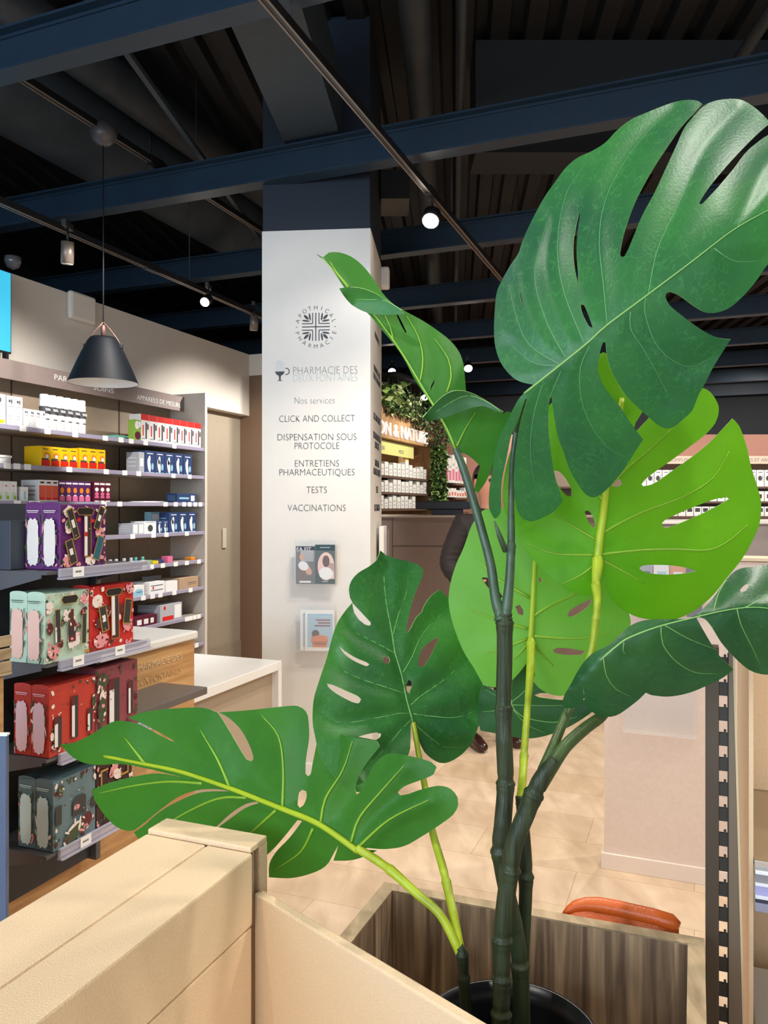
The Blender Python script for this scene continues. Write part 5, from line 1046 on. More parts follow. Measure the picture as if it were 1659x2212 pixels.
def crm(pts, closed=True, step=9.0, sharp=48):
    n = len(pts); P_ = [Vector(p) for p in pts]; corner = [False]*n
    for i in range(n):
        if not closed and i in (0, n-1): corner[i] = True; continue
        a_ = P_[i]-P_[i-1]; b_ = P_[(i+1) % n]-P_[i]
        if a_.length and b_.length and math.degrees(a_.angle(b_)) > sharp: corner[i] = True
    out = []
    for i in range(n if closed else n-1):
        p1, p2 = P_[i], P_[(i+1) % n]; p0 = P_[i-1] if not corner[i] else p1-(p2-p1)*.5; p3 = P_[(i+2) % n] if not corner[(i+1) % n] else p2+(p2-p1)*.5
        m_ = max(1, int((p2-p1).length/step))
        for k in range(m_):
            t_ = k/m_; out.append(.5*((2*p1)+(p2-p0)*t_+(2*p0-5*p1+4*p2-p3)*t_**2+(3*p1-p0-3*p2+p3)*t_**3))
    if not closed: out.append(P_[-1])
    return out
def inside(p, poly):
    c = False; j = len(poly)-1
    for i in range(len(poly)):
        a_, b_ = poly[i], poly[j]
        if (a_.y > p[1]) != (b_.y > p[1]) and p[0] < (b_.x-a_.x)*(p[1]-a_.y)/(b_.y-a_.y)+a_.x: c = not c
        j = i
    return c
def segd(px, py, a_, b_):
    dx, dy = b_.x-a_.x, b_.y-a_.y; l2 = dx*dx+dy*dy or 1e-9; t_ = max(0, min(1, ((px-a_.x)*dx+(py-a_.y)*dy)/l2)); ex_, ey_ = px-a_.x-t_*dx, py-a_.y-t_*dy
    return math.hypot(ex_, ey_), (dx*(py-a_.y)-dy*(px-a_.x)), t_
def pold(px, py, line):
    best = (1e9, 0)
    for i in range(len(line)-1):
        d, s_, _ = segd(px, py, line[i], line[i+1])
        if d < best[0]: best = (d, s_)
    return best
def make_leaf(outline, holes, mid, veins, m, depth, parent, label, mid_r=2.6, vein_r=1.4, fold=(0, 0), puck=.006, pw=30, under=False, vm=None, mm=None, step=11, mid_taper=.35, extra=None):
    """outline etc. in picture units, turned into a real blade of its own size at its own distance"""
    ol = crm(outline); hs = [crm(h, sharp=70, step=5) for h in holes]; mid_ = crm(mid, False, 14, 180); vs_ = [crm(v, False, 14, 180) for v in veins]
    sgn = 1 if under else -1
    def D(x, y):
        d, s_ = pold(x, y, mid_); Y = depth(x, y)+(fold[0] if s_ < 0 else fold[1])*d/1000.
        dv = d
        for v in vs_:
            dv = min(dv, pold(x, y, v)[0])
        Y += sgn*puck*(1-math.exp(-(dv/pw)**1.5))
        if extra: Y += extra(x, y, d, s_)
        return Y
    xs = [p.x for p in ol]; ys = [p.y for p in ol]; co = []; ed = []
    for loop in [ol]+hs:
        b0 = len(co); co += [Vector((p.x, p.y)) for p in loop]; ed += [(b0+i, b0+(i+1) % len(loop)) for i in range(len(loop))]
    rr = random.Random(3); y = min(ys)+step*.5; r_ = 0
    allv = [p for l in [ol]+hs for p in l]
    cell = {}
    for p in allv: cell.setdefault((int(p.x//step), int(p.y//step)), []).append(p)
    while y < max(ys):
        x = min(xs)+(step*.5 if r_ % 2 else 0)
        while x < max(xs):
            if inside((x, y), ol) and not any(inside((x, y), h) for h in hs):
                k = (int(x//step), int(y//step)); ok = True
                for i in (-1, 0, 1):
                    for j in (-1, 0, 1):
                        for p in cell.get((k[0]+i, k[1]+j), ()):
                            if abs(p.x-x)+abs(p.y-y) < step*.6: ok = False
                if ok: co.append(Vector((x, y)))
            x += step
        y += step*.87; r_ += 1
    v2, e2, f2, *_ = delaunay_2d_cdt(co, ed, [], 0, 1e-5)
    faces = []
    for f in f2:
        c = sum((v2[i] for i in f), Vector((0, 0)))/len(f)
        if inside(c, ol) and not any(inside(c, h) for h in hs): faces.append(list(f))
    V3 = [P(v.x, v.y, D(v.x, v.y)) for v in v2]
    me = bpy.data.meshes.new('leaf'); me.from_pydata(V3, [], faces); me.validate(); me.materials.append(m); me.materials.append(M_rimg)
    bm = bmesh.new(); bm.from_mesh(me); bmesh.ops.delete(bm, geom=[v for v in bm.verts if not v.link_faces], context='VERTS'); bmesh.ops.recalc_face_normals(bm, faces=bm.faces)
    s_ = sum(f.normal.dot(f.calc_center_median()-Vector((0, 0, H)))*f.calc_area() for f in bm.faces)
    if s_ > 0: bmesh.ops.reverse_faces(bm, faces=bm.faces)
    # give the blade its thickness: front skin, back skin and a flat cut rim of its own
    bm.normal_update(); fr = list(bm.faces); vv = list(bm.verts); th = .0011
    bk = {v: bm.verts.new(v.co-v.normal*th) for v in vv}; bed = [e for e in bm.edges if len(e.link_faces) == 1]
    loops = []
    for e in bed:
        f = e.link_faces[0]; l = [l for l in f.loops if l.edge == e][0]; loops.append((l.vert, l.link_loop_next.vert))
    for f in fr: bm.faces.new([bk[v] for v in reversed(f.verts)]).smooth = True
    for a_, b_ in loops:
        q_ = [bm.verts.new(c) for c in (b_.co, a_.co, bk[a_].co, bk[b_].co)]; nf = bm.faces.new(q_); nf.material_index = 1; nf.smooth = False
    for f in fr: f.smooth = True
    bm.to_mesh(me); bm.free()
    o = bpy.data.objects.new('leaf', me); COL.objects.link(o); o.parent = parent; o['label'] = label
    # midrib and side veins, half sunk into the blade (raised on the underside)
    bm = bmesh.new(); off = .0012 if under else .0002
    n = len(mid_); pts = [P(p.x, p.y, D(p.x, p.y)-off) for p in mid_]
    tube(bm, pts, [mid_r*(1-(1-mid_taper)*i/(n-1))*(depth(mid_[i].x, mid_[i].y))/F for i in range(n)], 8); mk('midrib', bm, mm or (M_vein_y if under else M_vein_p), o)
    for v in vs_:
        n = len(v); bm = bmesh.new(); pts = [P(p.x, p.y, D(p.x, p.y)-(off if not under else .0009)) for p in v]
        tube(bm, pts, [vein_r*(1-.75*(i/(n-1)))*(depth(v[i].x, v[i].y))/F for i in range(n)], 6); mk('vein', bm, vm or (M_vein_y if under else M_vein_p), o)
    return o, D
def lin(x0, y0, Y0, gx, gy, cxx=0, cyy=0): return lambda x, y: Y0+gx*(x-x0)/1000.+gy*(y-y0)/1000.+cxx*((x-x0)/1000.)**2+cyy*((y-y0)/1000.)**2
def zc(ox, oy, s_, pts): return [(ox+x/s_, oy+y/s_) for x, y in pts]

plant = thing('monstera_plant', 'tall artificial monstera with big split leaves in a black pot inside the wooden planter', 'plant', (0, 0, 0))
Z1 = lambda p: zc(1050, 200, 2.724, p); Z3 = lambda p: zc(1050, 880, 2.724, p); Z4 = lambda p: zc(960, 1000, 2.373, p); Z5 = lambda p: zc(130, 1500, 1.885, p); Z6 = lambda p: zc(660, 1180, 4.1475, p); Z7 = lambda p: zc(680, 530, 3.686, p)

# 1 the big upper right leaf
o1 = Z1([(290, 1722), (180, 1692), (100, 1612), (60, 1520), (47, 1420), (50, 1300), (62, 1180), (90, 1110), (140, 1020), (190, 945), (215, 870), (270, 750), (340, 620), (410, 520), (470, 440), (540, 382), (620, 345), (700, 295), (770, 222), (850, 160), (950, 115), (1050, 75), (1130, 50), (1200, 42), (1250, 50), (1272, 66),
    (1230, 112), (1150, 200), (1080, 300), (1000, 420), (930, 540), (870, 660), (820, 800), (795, 900), (789, 955), (800, 968), (815, 962), (828, 940), (870, 840), (920, 720), (990, 590), (1060, 440), (1120, 310), (1165, 210), (1220, 140), (1280, 80), (1340, 50), (1440, 36), (1510, 45), (1570, 80), (1630, 130), (1672, 178),
    (1600, 240), (1500, 340), (1400, 450), (1310, 560), (1258, 640), (1256, 657), (1268, 657), (1310, 615), (1370, 550), (1450, 455), (1530, 350), (1600, 290), (1659, 250), (1740, 230), (1820, 270), (1880, 360), (1905, 470), (1960, 620), (1900, 700), (1860, 820), (1790, 900), (1659, 1010), (1600, 1095), (1520, 1190), (1440, 1262), (1370, 1292), (1310, 1297), (1260, 1280), (1200, 1240), (1130, 1190), (1085, 1172), (1062, 1180), (1055, 1200), (1080, 1250), (1150, 1310), (1230, 1370), (1310, 1420), (1380, 1446), (1440, 1452),
    (1390, 1530), (1340, 1610), (1290, 1710), (1250, 1780), (1213, 1870), (1160, 1922), (1100, 1970), (1050, 1975), (1000, 1948), (950, 1903), (890, 1850), (830, 1790), (780, 1715), (730, 1620), (710, 1540), (705, 1475), (692, 1465), (680, 1490), (665, 1560), (660, 1640), (690, 1720), (740, 1790), (790, 1850), (850, 1942), (925, 2043),
    (890, 2093), (820, 2203), (750, 2293), (690, 2353), (640, 2381), (590, 2368), (540, 2303), (490, 2213), (455, 2113), (425, 2033), (405, 1933), (392, 1850), (385, 1790), (376, 1800), (366, 1870), (370, 2013), (400, 2233), (430, 2333), (452, 2403), (400, 2463), (330, 2503), (260, 2525), (215, 2508), (180, 2443), (165, 2333), (165, 2203), (180, 2073), (200, 1953), (225, 1860), (240, 1800), (228, 1805), (195, 1913), (150, 2013), (120, 2153), (90, 2303), (85, 2473), (50, 2508), (20, 2453), (18, 2353), (40, 2203), (70, 2053), (120, 1943), (165, 1850), (210, 1780)])
h1 = [Z1([(548, 700), (528, 790), (513, 900), (519, 1020), (538, 1122), (541, 1070), (533, 960), (536, 850), (552, 720)]), Z1([(556, 1246), (573, 1248), (600, 1305), (628, 1385), (604, 1372), (575, 1322), (558, 1275)]), Z1([(193, 1130), (204, 1195), (224, 1275), (213, 1250), (199, 1200)])]
m1 = Z1([(225, 1770), (440, 1600), (600, 1470), (710, 1370), (940, 1198), (1200, 1003), (1450, 812), (1659, 692), (1850, 585)])
v1 = [Z1(v) for v in ([(712, 1365), (692, 1150), (666, 870), (700, 640), (800, 430), (960, 220), (1100, 90)], [(955, 1185), (1010, 920), (1130, 660), (1290, 320), (1490, 90)], [(1480, 795), (1560, 600), (1640, 440), (1760, 330)], [(580, 1482), (460, 1180), (420, 900), (470, 600), (590, 415)], [(470, 1565), (360, 1360), (290, 1130), (300, 960), (360, 760)], [(440, 1605), (250, 1480), (170, 1290), (135, 1130)], [(435, 1610), (280, 1590), (150, 1490)],
    [(940, 1200), (935, 1300), (1000, 1480), (1120, 1590), (1220, 1610), (1350, 1545)], [(1340, 915), (1400, 960), (1480, 995), (1640, 990)], [(850, 1290), (850, 1390), (920, 1500), (1000, 1640), (1080, 1800)], [(610, 1490), (555, 1620), (560, 1800), (620, 1960), (720, 2090), (830, 2150)], [(440, 1640), (380, 1780), (350, 1880)], [(330, 1720), (280, 1900), (260, 2100), (280, 2300)])]
L1, D1 = make_leaf(o1, h1, m1, v1, LM_teal, lin(1300, 760, 1.06, -.10, .10, .25, .25), plant, 'largest leaf at the upper right, glossy blue green upper side', 2.6, 1.0, (.22, .12), .005, 30, vm=M_vein_t, mm=M_vein_p, step=8)
# 3 yellow green leaf seen from below
o3 = Z3([(655, 925), (648, 960), (640, 1000), (635, 1080), (600, 1107), (540, 1100), (440, 1050), (340, 960), (260, 880), (200, 790), (150, 720), (120, 640), (98, 540), (105, 420), (130, 300), (170, 190), (240, 90), (330, 20), (430, -60), (540, -120), (600, -200), (640, -290), (690, -325), (760, -290), (840, -200), (900, -100), (930, -20), (918, 30), (880, 90), (869, 130), (885, 140), (950, 70), (1030, -10), (1110, -80), (1190, -110), (1270, -115), (1320, -90), (1360, -30), (1370, 20), (1350, 90), (1290, 160), (1200, 230), (1100, 305), (1000, 375), (935, 425), (915, 452), (925, 464), (960, 458), (1010, 435), (1100, 370), (1200, 300), (1300, 220), (1390, 130), (1450, 65),
    (1490, 110), (1530, 220), (1560, 350), (1600, 480), (1618, 560), (1610, 680), (1560, 800), (1500, 900), (1420, 1000), (1340, 1100), (1250, 1180), (1160, 1230), (1080, 1256), (980, 1250), (880, 1230), (790, 1180), (730, 1120), (700, 1050), (688, 980), (683, 925)])
h3 = [Z3([(735, 462), (742, 440), (765, 421), (790, 424), (802, 445), (790, 462), (760, 468)]), Z3([(1035, 695), (1055, 710), (1120, 690), (1250, 635), (1380, 570), (1440, 530), (1360, 537), (1250, 575), (1130, 625), (1050, 665), (1036, 680)]), Z3([(902, 948), (930, 929), (1050, 928), (1150, 938), (1240, 962), (1170, 977), (1050, 984), (940, 972)]), Z3([(580, 612), (598, 606), (625, 635), (645, 700), (628, 706), (598, 665)]), Z3([(400, 372), (430, 377), (470, 420), (500, 480), (500, 524), (475, 520), (435, 475), (405, 420)])]
m3 = Z3([(655, 905), (668, 780), (690, 620), (705, 480), (720, 350), (760, 150), (800, -50)])
v3 = [Z3(v) for v in ([(690, 735), (900, 625), (1150, 530), (1330, 420), (1430, 260)], [(680, 865), (900, 842), (1100, 835), (1300, 840), (1420, 790), (1540, 690)], [(685, 900), (800, 962), (930, 1035)], [(650, 780), (500, 690), (390, 622)], [(640, 868), (400, 860), (240, 800)], [(640, 925), (560, 985), (430, 1045)], [(705, 490), (830, 360), (960, 250), (1090, 130)], [(690, 560), (600, 400), (500, 230), (420, 120)])]
L3, D3 = make_leaf(o3, h3, m3, v3, LM_under2, lin(1290, 1200, 1.235, .02, -.05, .25, .2), plant, 'bright yellow green leaf seen from below under the largest leaf', 9, 3.0, (.06, .10), .006, 34, under=True, mid_taper=.7, vm=M_vein_g)
# 4 pale leaf behind the stems
o4 = Z4([(465, 1085), (455, 1120), (480, 1150), (540, 1185), (615, 1192), (700, 1150), (790, 1080), (870, 990), (940, 880), (955, 810), (930, 720), (900, 600), (840, 460), (740, 340), (600, 250), (460, 215), (330, 225), (230, 235), (190, 250), (140, 320), (100, 430), (60, 520), (30, 620), (22, 720), (45, 830), (95, 960), (150, 1050), (200, 1140), (270, 1150), (345, 1115), (400, 1055), (432, 1010), (445, 1030)])
h4 = [Z4([(630, 782), (650, 750), (720, 712), (755, 696), (745, 728), (690, 770), (645, 790)]), Z4([(555, 962), (580, 948), (650, 952), (722, 966), (700, 984), (620, 984), (568, 974)]), Z4([(366, 738), (384, 726), (404, 755), (402, 782), (380, 775)]), Z4([(480, 592), (494, 586), (501, 605), (488, 613)]), Z4([(190, 588), (225, 590), (260, 625), (300, 690), (285, 690), (225, 640)])]
m4 = Z4([(440, 925), (448, 800), (455, 650), (462, 500), (470, 330)])
v4 = [Z4(v) for v in ([(435, 690), (350, 640), (270, 592), (170, 500)], [(425, 850), (260, 800), (110, 745)], [(455, 785), (560, 720), (670, 670), (800, 560)], [(455, 888), (600, 900), (740, 895), (860, 860)], [(455, 930), (500, 980), (560, 1042)], [(425, 900), (340, 935), (215, 975)], [(430, 925), (390, 970), (355, 1010)])]
L4, D4 = make_leaf(o4, h4, m4, v4, LM_under3, lin(1150, 1350, 1.35, -.03, -.04, .2, .2), plant, 'pale green leaf seen from below behind the dark stems', 6.5, 3.6, (.05, .05), .005, 34, under=True, mid_taper=.5, vm=M_vein_g)
# 8 dark leaf low behind the stems
o8 = Z4([(345, 1215), (200, 1135), (180, 1190), (172, 1300), (185, 1372), (240, 1382), (340, 1402), (430, 1413), (530, 1396), (640, 1352), (740, 1290), (800, 1240), (700, 1212), (600, 1215), (480, 1200), (462, 1190), (490, 1180), (540, 1180), (500, 1120), (455, 1060), (430, 1000), (390, 1060), (350, 1120)])
v8 = [Z4(v) for v in ([(345, 1225), (420, 1160), (450, 1080)], [(345, 1240), (520, 1245), (700, 1240)], [(345, 1255), (420, 1340), (520, 1385)], [(330, 1240), (260, 1270), (190, 1275)], [(330, 1225), (260, 1190), (205, 1160)])]
L8, D8 = make_leaf(o8, [], Z4([(345, 1215), (345, 1240), (400, 1300), (560, 1330), (680, 1300)]), v8, LM_dark, lin(1130, 1520, 1.40, -.02, .02), plant, 'dull dark leaf low down behind the stems', 1.8, 1.2, (.0, .1), .005, 30)
# 5 central leaf
o5 = Z6([(670, 38), (640, 120), (570, 180), (470, 240), (410, 310), (388, 390), (398, 460), (425, 512), (480, 572), (545, 640), (583, 682), (585, 705), (565, 712), (530, 700), (475, 655), (435, 595), (423, 540), (420, 505), (380, 550), (320, 630), (270, 720), (230, 850), (190, 1000), (130, 1180), (80, 1340), (65, 1450), (64, 1580), (85, 1700), (120, 1850), (200, 2000), (330, 2130), (450, 2200), (560, 2180), (700, 2060), (830, 1950), (925, 1860), (940, 1750), (942, 1600), (955, 1560), (972, 1590), (985, 1640), (1040, 1800), (1100, 1880), (1200, 1940), (1290, 1932), (1400, 1865), (1490, 1760), (1540, 1640), (1580, 1500), (1592, 1350), (1585, 1200), (1560, 1080), (1530, 950), (1480, 800), (1430, 700), (1375, 650), (1290, 480), (1200, 388), (1130, 440), (1070, 520), (1040, 590), (990, 640), (940, 740), (910, 780), (903, 745), (930, 600), (980, 430), (1040, 290), (1058, 210), (1000, 160), (900, 130), (790, 105), (710, 70)])
h5 = [Z6([(303, 893), (350, 938), (450, 998), (548, 1040), (572, 1058), (552, 1075), (480, 1050), (390, 1000), (330, 945)]), Z6([(190, 1230), (250, 1243), (350, 1288), (470, 1342), (498, 1370), (482, 1404), (430, 1400), (330, 1352), (250, 1302), (208, 1265)]), Z6(ell(724, 1020, 33, 33, 0, 14)), Z6([(1008, 1040), (1030, 950), (1080, 880), (1150, 832), (1200, 815), (1165, 890), (1120, 980), (1065, 1070), (1025, 1086)]), Z6([(903, 1255), (922, 1195), (948, 1212), (948, 1262), (930, 1320), (910, 1300)]), Z6([(470, 1706), (560, 1680), (640, 1668), (678, 1682), (668, 1712), (635, 1735), (550, 1722)])]
m5 = Z6([(962, 1570), (905, 1370), (860, 1150), (800, 950), (778, 800), (722, 500), (700, 250)])
v5 = [Z6(v) for v in ([(935, 1498), (850, 1495), (600, 1545), (360, 1582), (220, 1550), (140, 1470)], [(880, 1315), (720, 1262), (500, 1190), (330, 1110), (262, 1010), (240, 930)], [(797, 955), (640, 870), (480, 790), (400, 720), (380, 630)], [(785, 790), (830, 620), (900, 430), (925, 250)], [(872, 1130), (960, 980), (1020, 830), (1120, 700), (1230, 600)], [(945, 1420), (1020, 1350), (1250, 1190), (1400, 1050)], [(965, 1500), (1100, 1520), (1300, 1535), (1450, 1510), (1550, 1430)], [(945, 1555), (850, 1650), (700, 1830), (520, 1990)], [(985, 1600), (1100, 1700), (1250, 1800), (1420, 1800)])]
L5, D5 = make_leaf(o5, h5, m5, v5, LM_mid, lin(890, 1560, 1.36, .06, -.10, .6, .3), plant, 'upright green leaf in the middle with round and slit holes', 2.0, 1.1, (-.30, .28), .014, 30, vm=M_vein_p)
# 7 long leaf at the lower left, seen from below
o7 = Z5([(0, 205), (60, 195), (130, 160), (200, 118), (240, 107), (300, 115), (340, 130), (400, 163), (450, 188), (470, 194), (440, 175), (380, 142), (310, 108), (275, 95), (350, 70), (480, 56), (580, 54), (625, 68), (640, 74), (665, 110), (710, 185), (758, 265), (778, 273), (787, 262), (778, 225), (740, 150), (690, 98), (645, 73), (760, 65), (900, 50), (965, 47), (1000, 70), (1010, 110), (1012, 180), (1000, 260), (998, 322), (1008, 334), (1020, 325), (1028, 280), (1045, 190), (1040, 150), (1028, 129), (1100, 145), (1180, 172), (1290, 190), (1300, 212), (1240, 290), (1213, 340), (1200, 385), (1207, 408), (1225, 395), (1270, 300), (1310, 255), (1350, 240), (1430, 252), (1510, 275), (1532, 295), (1520, 325), (1470, 348), (1400, 375), (1374, 400), (1384, 411), (1420, 405), (1460, 390), (1540, 372), (1590, 385), (1618, 420), (1620, 450), (1600, 490), (1540, 535), (1470, 580), (1400, 618), (1320, 630), (1240, 625), (1215, 632),
    (1290, 636), (1240, 660), (1180, 676), (1112, 677), (1125, 640), (1132, 612), (1112, 650), (1080, 700), (1020, 730), (940, 748), (850, 745), (852, 690), (880, 640), (930, 588), (968, 540), (985, 515), (966, 512), (940, 545), (890, 605), (840, 655), (790, 690), (700, 690), (600, 660), (560, 630), (620, 562), (700, 500), (755, 462), (810, 443), (800, 437), (755, 447), (695, 485), (620, 552), (540, 610), (440, 635), (360, 618), (325, 596), (300, 562), (345, 530), (400, 482), (470, 440), (570, 400), (690, 394), (640, 386), (560, 390), (480, 418), (400, 476), (335, 528), (290, 556), (230, 540), (180, 490), (140, 430), (130, 388), (200, 360), (300, 335), (400, 322), (500, 338), (420, 318), (345, 300), (250, 284), (160, 287), (100, 280), (50, 255)])
h7 = [Z5([(972, 400), (985, 388), (1002, 395), (1003, 420), (990, 452), (976, 462), (966, 450)])]
m7 = Z5([(1215, 640), (1060, 532), (920, 472), (690, 382), (500, 318), (350, 285), (180, 252)])
v7 = [Z5(v) for v in ([(345, 282), (300, 225), (262, 175)], [(690, 378), (640, 265), (570, 145)], [(905, 462), (908, 300), (888, 170), (820, 85)], [(1060, 528), (1080, 425), (1150, 310), (1190, 190)], [(1185, 600), (1220, 500), (1320, 380), (1400, 290)], [(1215, 620), (1340, 510), (1500, 430)], [(580, 362), (440, 355), (300, 372), (160, 402)], [(760, 420), (640, 425), (480, 500), (370, 580)], [(880, 470), (780, 560), (680, 640)], [(1030, 545), (980, 640), (880, 710)])]
L7, D7 = make_leaf(o7, h7, m7, v7, LM_under, lin(772, 1832, 1.235, -.62, .02, .15, 0), plant, 'long green leaf at the lower left seen from below with a yellow midrib', 7.0, 3.6, (.10, .22), .019, 30, under=True, mid_taper=.45, vm=M_vein_g)
# 6 right drooping leaf
o6b = Z4([(700, 1040), (650, 1130), (615, 1190), (605, 1235), (615, 1257), (650, 1258), (690, 1240), (716, 1205), (708, 1130), (715, 1190), (722, 1235), (750, 1272), (810, 1300), (880, 1295), (950, 1250), (1000, 1210), (1032, 1178), (1060, 1190), (1150, 1198), (1250, 1180), (1350, 1140), (1430, 1100), (1483, 1058), (1420, 1000), (1370, 930), (1330, 862), (1293, 797), (1300, 788), (1335, 800), (1370, 840), (1420, 922), (1490, 1000), (1560, 1060), (1620, 1082), (1680, 1084), (1760, 1060), (1850, 980), (1880, 850), (1850, 700), (1760, 600), (1700, 530), (1659, 520), (1600, 530), (1520, 540), (1470, 570), (1430, 620), (1370, 700), (1300, 770), (1240, 798), (1100, 800), (1020, 808), (960, 830), (900, 878), (840, 935), (760, 975)])
m6 = Z4([(800, 1010), (900, 925), (960, 890), (1100, 838), (1290, 790), (1420, 760), (1540, 742), (1659, 745), (1800, 780)])
v6 = [Z4(v) for v in ([(1110, 840), (1120, 930), (1190, 1020), (1290, 1075), (1400, 1080)], [(920, 920), (915, 960), (930, 990)], [(815, 1000), (830, 1090), (880, 1160), (960, 1200)], [(1500, 748), (1520, 830), (1580, 950), (1620, 1040)], [(1540, 742), (1620, 700), (1700, 640)], [(1380, 760), (1400, 680), (1440, 610), (1480, 580)], [(1130, 832), (1250, 900), (1400, 960)])]
L6, D6 = make_leaf(o6b, [Z4([(1515, 650), (1545, 620), (1565, 622), (1545, 655), (1520, 662)])], m6, v6, LM_dark, lin(1300, 1420, 1.11, -.15, -.05, .3, .5), plant, 'dark green drooping leaf at the right in front of the slotted upright', 2.2, 1.3, (.55, .30), .007, 28)
# 2 twisted leaf at the upper left: light underside with two dark folded-over lobes
o2 = Z7([(8, 62), (30, 85), (55, 102), (130, 180), (190, 270), (240, 345), (330, 460), (440, 560), (540, 680), (640, 800), (720, 920), (790, 1060), (870, 1180), (930, 1270), (1000, 1390), (1050, 1500), (1110, 1630), (1200, 1660), (1280, 1720), (1318, 1762), (1290, 1860), (1268, 1950), (1300, 1972), (1370, 1870), (1420, 1740), (1480, 1560), (1540, 1400), (1585, 1335), (1530, 1322), (1492, 1345), (1495, 1325), (1400, 1258), (1300, 1200), (1205, 1165), (1195, 1050), (1185, 950), (1150, 850), (1080, 760), (980, 680), (860, 600), (740, 535), (640, 478), (570, 415), (530, 368), (470, 270), (380, 160), (290, 90), (190, 55), (110, 58), (70, 92), (50, 90)])
m2 = Z7([(1120, 1620), (1060, 1480), (960, 1300), (850, 1120), (720, 900), (600, 720), (460, 540), (300, 380), (170, 220), (60, 100)])
v2_ = [Z7(v) for v in ([(1130, 1600), (1200, 1460), (1280, 1330)], [(1050, 1170), (1085, 1050), (1060, 900), (950, 740)], [(840, 1080), (860, 900), (820, 720), (730, 560)], [(625, 760), (600, 650), (560, 560)], [(270, 330), (180, 220), (120, 130)])]
L2, D2 = make_leaf(o2, [Z7([(648, 545), (662, 552), (730, 690), (724, 700), (690, 640)]), Z7([(955, 1062), (945, 1085), (925, 1120), (922, 1160), (932, 1130), (950, 1095)])], m2, v2_, LM_under, lin(985, 970, 1.20, -.35, .0, .2, .1), plant, 'twisted leaf reaching up left across the column, seen from below', 2.5, 2.2, (.5, .4), .010, 34, under=True, vm=M_vein_g, mm=M_vein_g)
f1_ = Z7([(195, 343), (250, 333), (350, 338), (450, 368), (560, 428), (640, 480), (712, 545), (600, 552), (480, 550), (380, 522), (290, 470), (230, 400)])
L2b, _ = make_leaf(f1_, [], Z7([(700, 520), (560, 440), (450, 432), (320, 430)]), [], LM_mid, lin(820, 650, 1.24, -.25, -.2), plant, 'dark folded lobe of the twisted leaf, nearest its tip', 1.2, .9, (.4, -.5), .003, 20)
f2_ = Z7([(860, 1370), (930, 1290), (1010, 1210), (1100, 1160), (1205, 1163), (1300, 1200), (1400, 1258), (1497, 1325), (1490, 1345), (1440, 1320), (1360, 1283), (1280, 1285), (1150, 1330), (1000, 1382), (900, 1402)])
L2c, _ = make_leaf(f2_, [], Z7([(1480, 1330), (1400, 1260), (1230, 1195), (1100, 1240), (960, 1330)]), [], LM_dark, lin(985, 880, 1.17, -.15, -.2), plant, 'dark folded lobe of the twisted leaf, nearest its stalk', 1.2, .9, (.4, -.5), .003, 20)

# stems
M_stem = mat('dark_green_stem', (.030, .042, .018), .42, noise=.55, nscale=40, bump=1, bscale=90, spec=.35)
for n_ in list(M_stem.node_tree.nodes):        # grooves run along the stem
    if n_.type == 'TEX_NOISE':
        mp_ = M_stem.node_tree.nodes.new('ShaderNodeMapping'); mp_.inputs['Scale'].default_value = (2.2, 2.2, .16); tc_ = [x for x in M_stem.node_tree.nodes if x.type == 'TEX_COORD'][0]
        M_stem.node_tree.links.new(tc_.outputs['Object'], mp_.inputs[0]); M_stem.node_tree.links.new(mp_.outputs[0], n_.inputs['Vector'])
M_pet = mat('olive_petiole', srgb(64, 84, 40), .4, noise=.3, nscale=30, bump=.4, bscale=60)
M_pety = mat('yellow_green_petiole', srgb(168, 184, 40), .38, noise=.25, nscale=20, bump=.3, bscale=60)
M_petd = mat('dark_petiole', srgb(62, 84, 60), .38, noise=.25, nscale=30, bump=.3, bscale=80)
def stem(name, pts, m, label=None, knots=(), parent=plant, n=16):
    """pts: (x, y, distance, radius in picture units); knots: heights with a leaf-scar ring"""
    P3 = [Vector(p[:2]) for p in pts]; out = []; rad = []
    fine = crm([p[:2] for p in pts], False, 4, 180)
    L = [0]
    for i in range(1, len(P3)): L.append(L[-1]+(P3[i]-P3[i-1]).length)
    acc = 0; prev = fine[0]
    for p in fine:
        acc += (p-prev).length; prev = p; s_ = min(acc, L[-1]-1e-6); k = 0
        while k < len(L)-2 and L[k+1] < s_: k += 1
        u = (s_-L[k])/(L[k+1]-L[k]); Y = pts[k][2]*(1-u)+pts[k+1][2]*u; r = pts[k][3]*(1-u)+pts[k+1][3]*u
        for kn in knots:
            dk = (p.y-kn)
            r *= 1+.20*math.exp(-(dk/3.5)**2)+.10*math.exp(-((dk-10)/9.)**2)-.08*math.exp(-((dk+12)/6.)**2)
        out.append(P(p.x, p.y, Y)); rad.append(r*Y/F)
    bm = bmesh.new(); tube(bm, out, rad, n)
    for v in bm.verts: pass
    o = mk(name, bm, m, parent, smooth=True)
    if label: o['label'] = label
    return o
stem('stem', [(1090, 1325, 1.16, 17), (1090, 1420, 1.16, 17), (1088, 1505, 1.16, 17), (1089, 1600, 1.15, 18), (1092, 1690, 1.15, 18), (1086, 1780, 1.14, 19), (1082, 1840, 1.14, 20), (1096, 1930, 1.145, 18), (1115, 2010, 1.15, 17), (1124, 2100, 1.15, 18), (1127, 2212, 1.15, 19), (1128, 2290, 1.15, 19)], M_stem, 'tallest dark ringed stem', (1345, 1530, 1692, 1838, 2085), n=18)
stem('stem', [(1198, 1640, 1.082, 10), (1180, 1664, 1.082, 16), (1160, 1700, 1.085, 19), (1135, 1760, 1.09, 20), (1112, 1820, 1.09, 19), (1102, 1875, 1.09, 20), (1092, 1950, 1.09, 20), (1084, 2030, 1.09, 20), (1084, 2110, 1.085, 18), (1083, 2200, 1.08, 20), (1085, 2290, 1.08, 20)], M_stem, 'thick dark ringed stem in front', (1715, 1878, 2030, 2115, 2190), n=18)
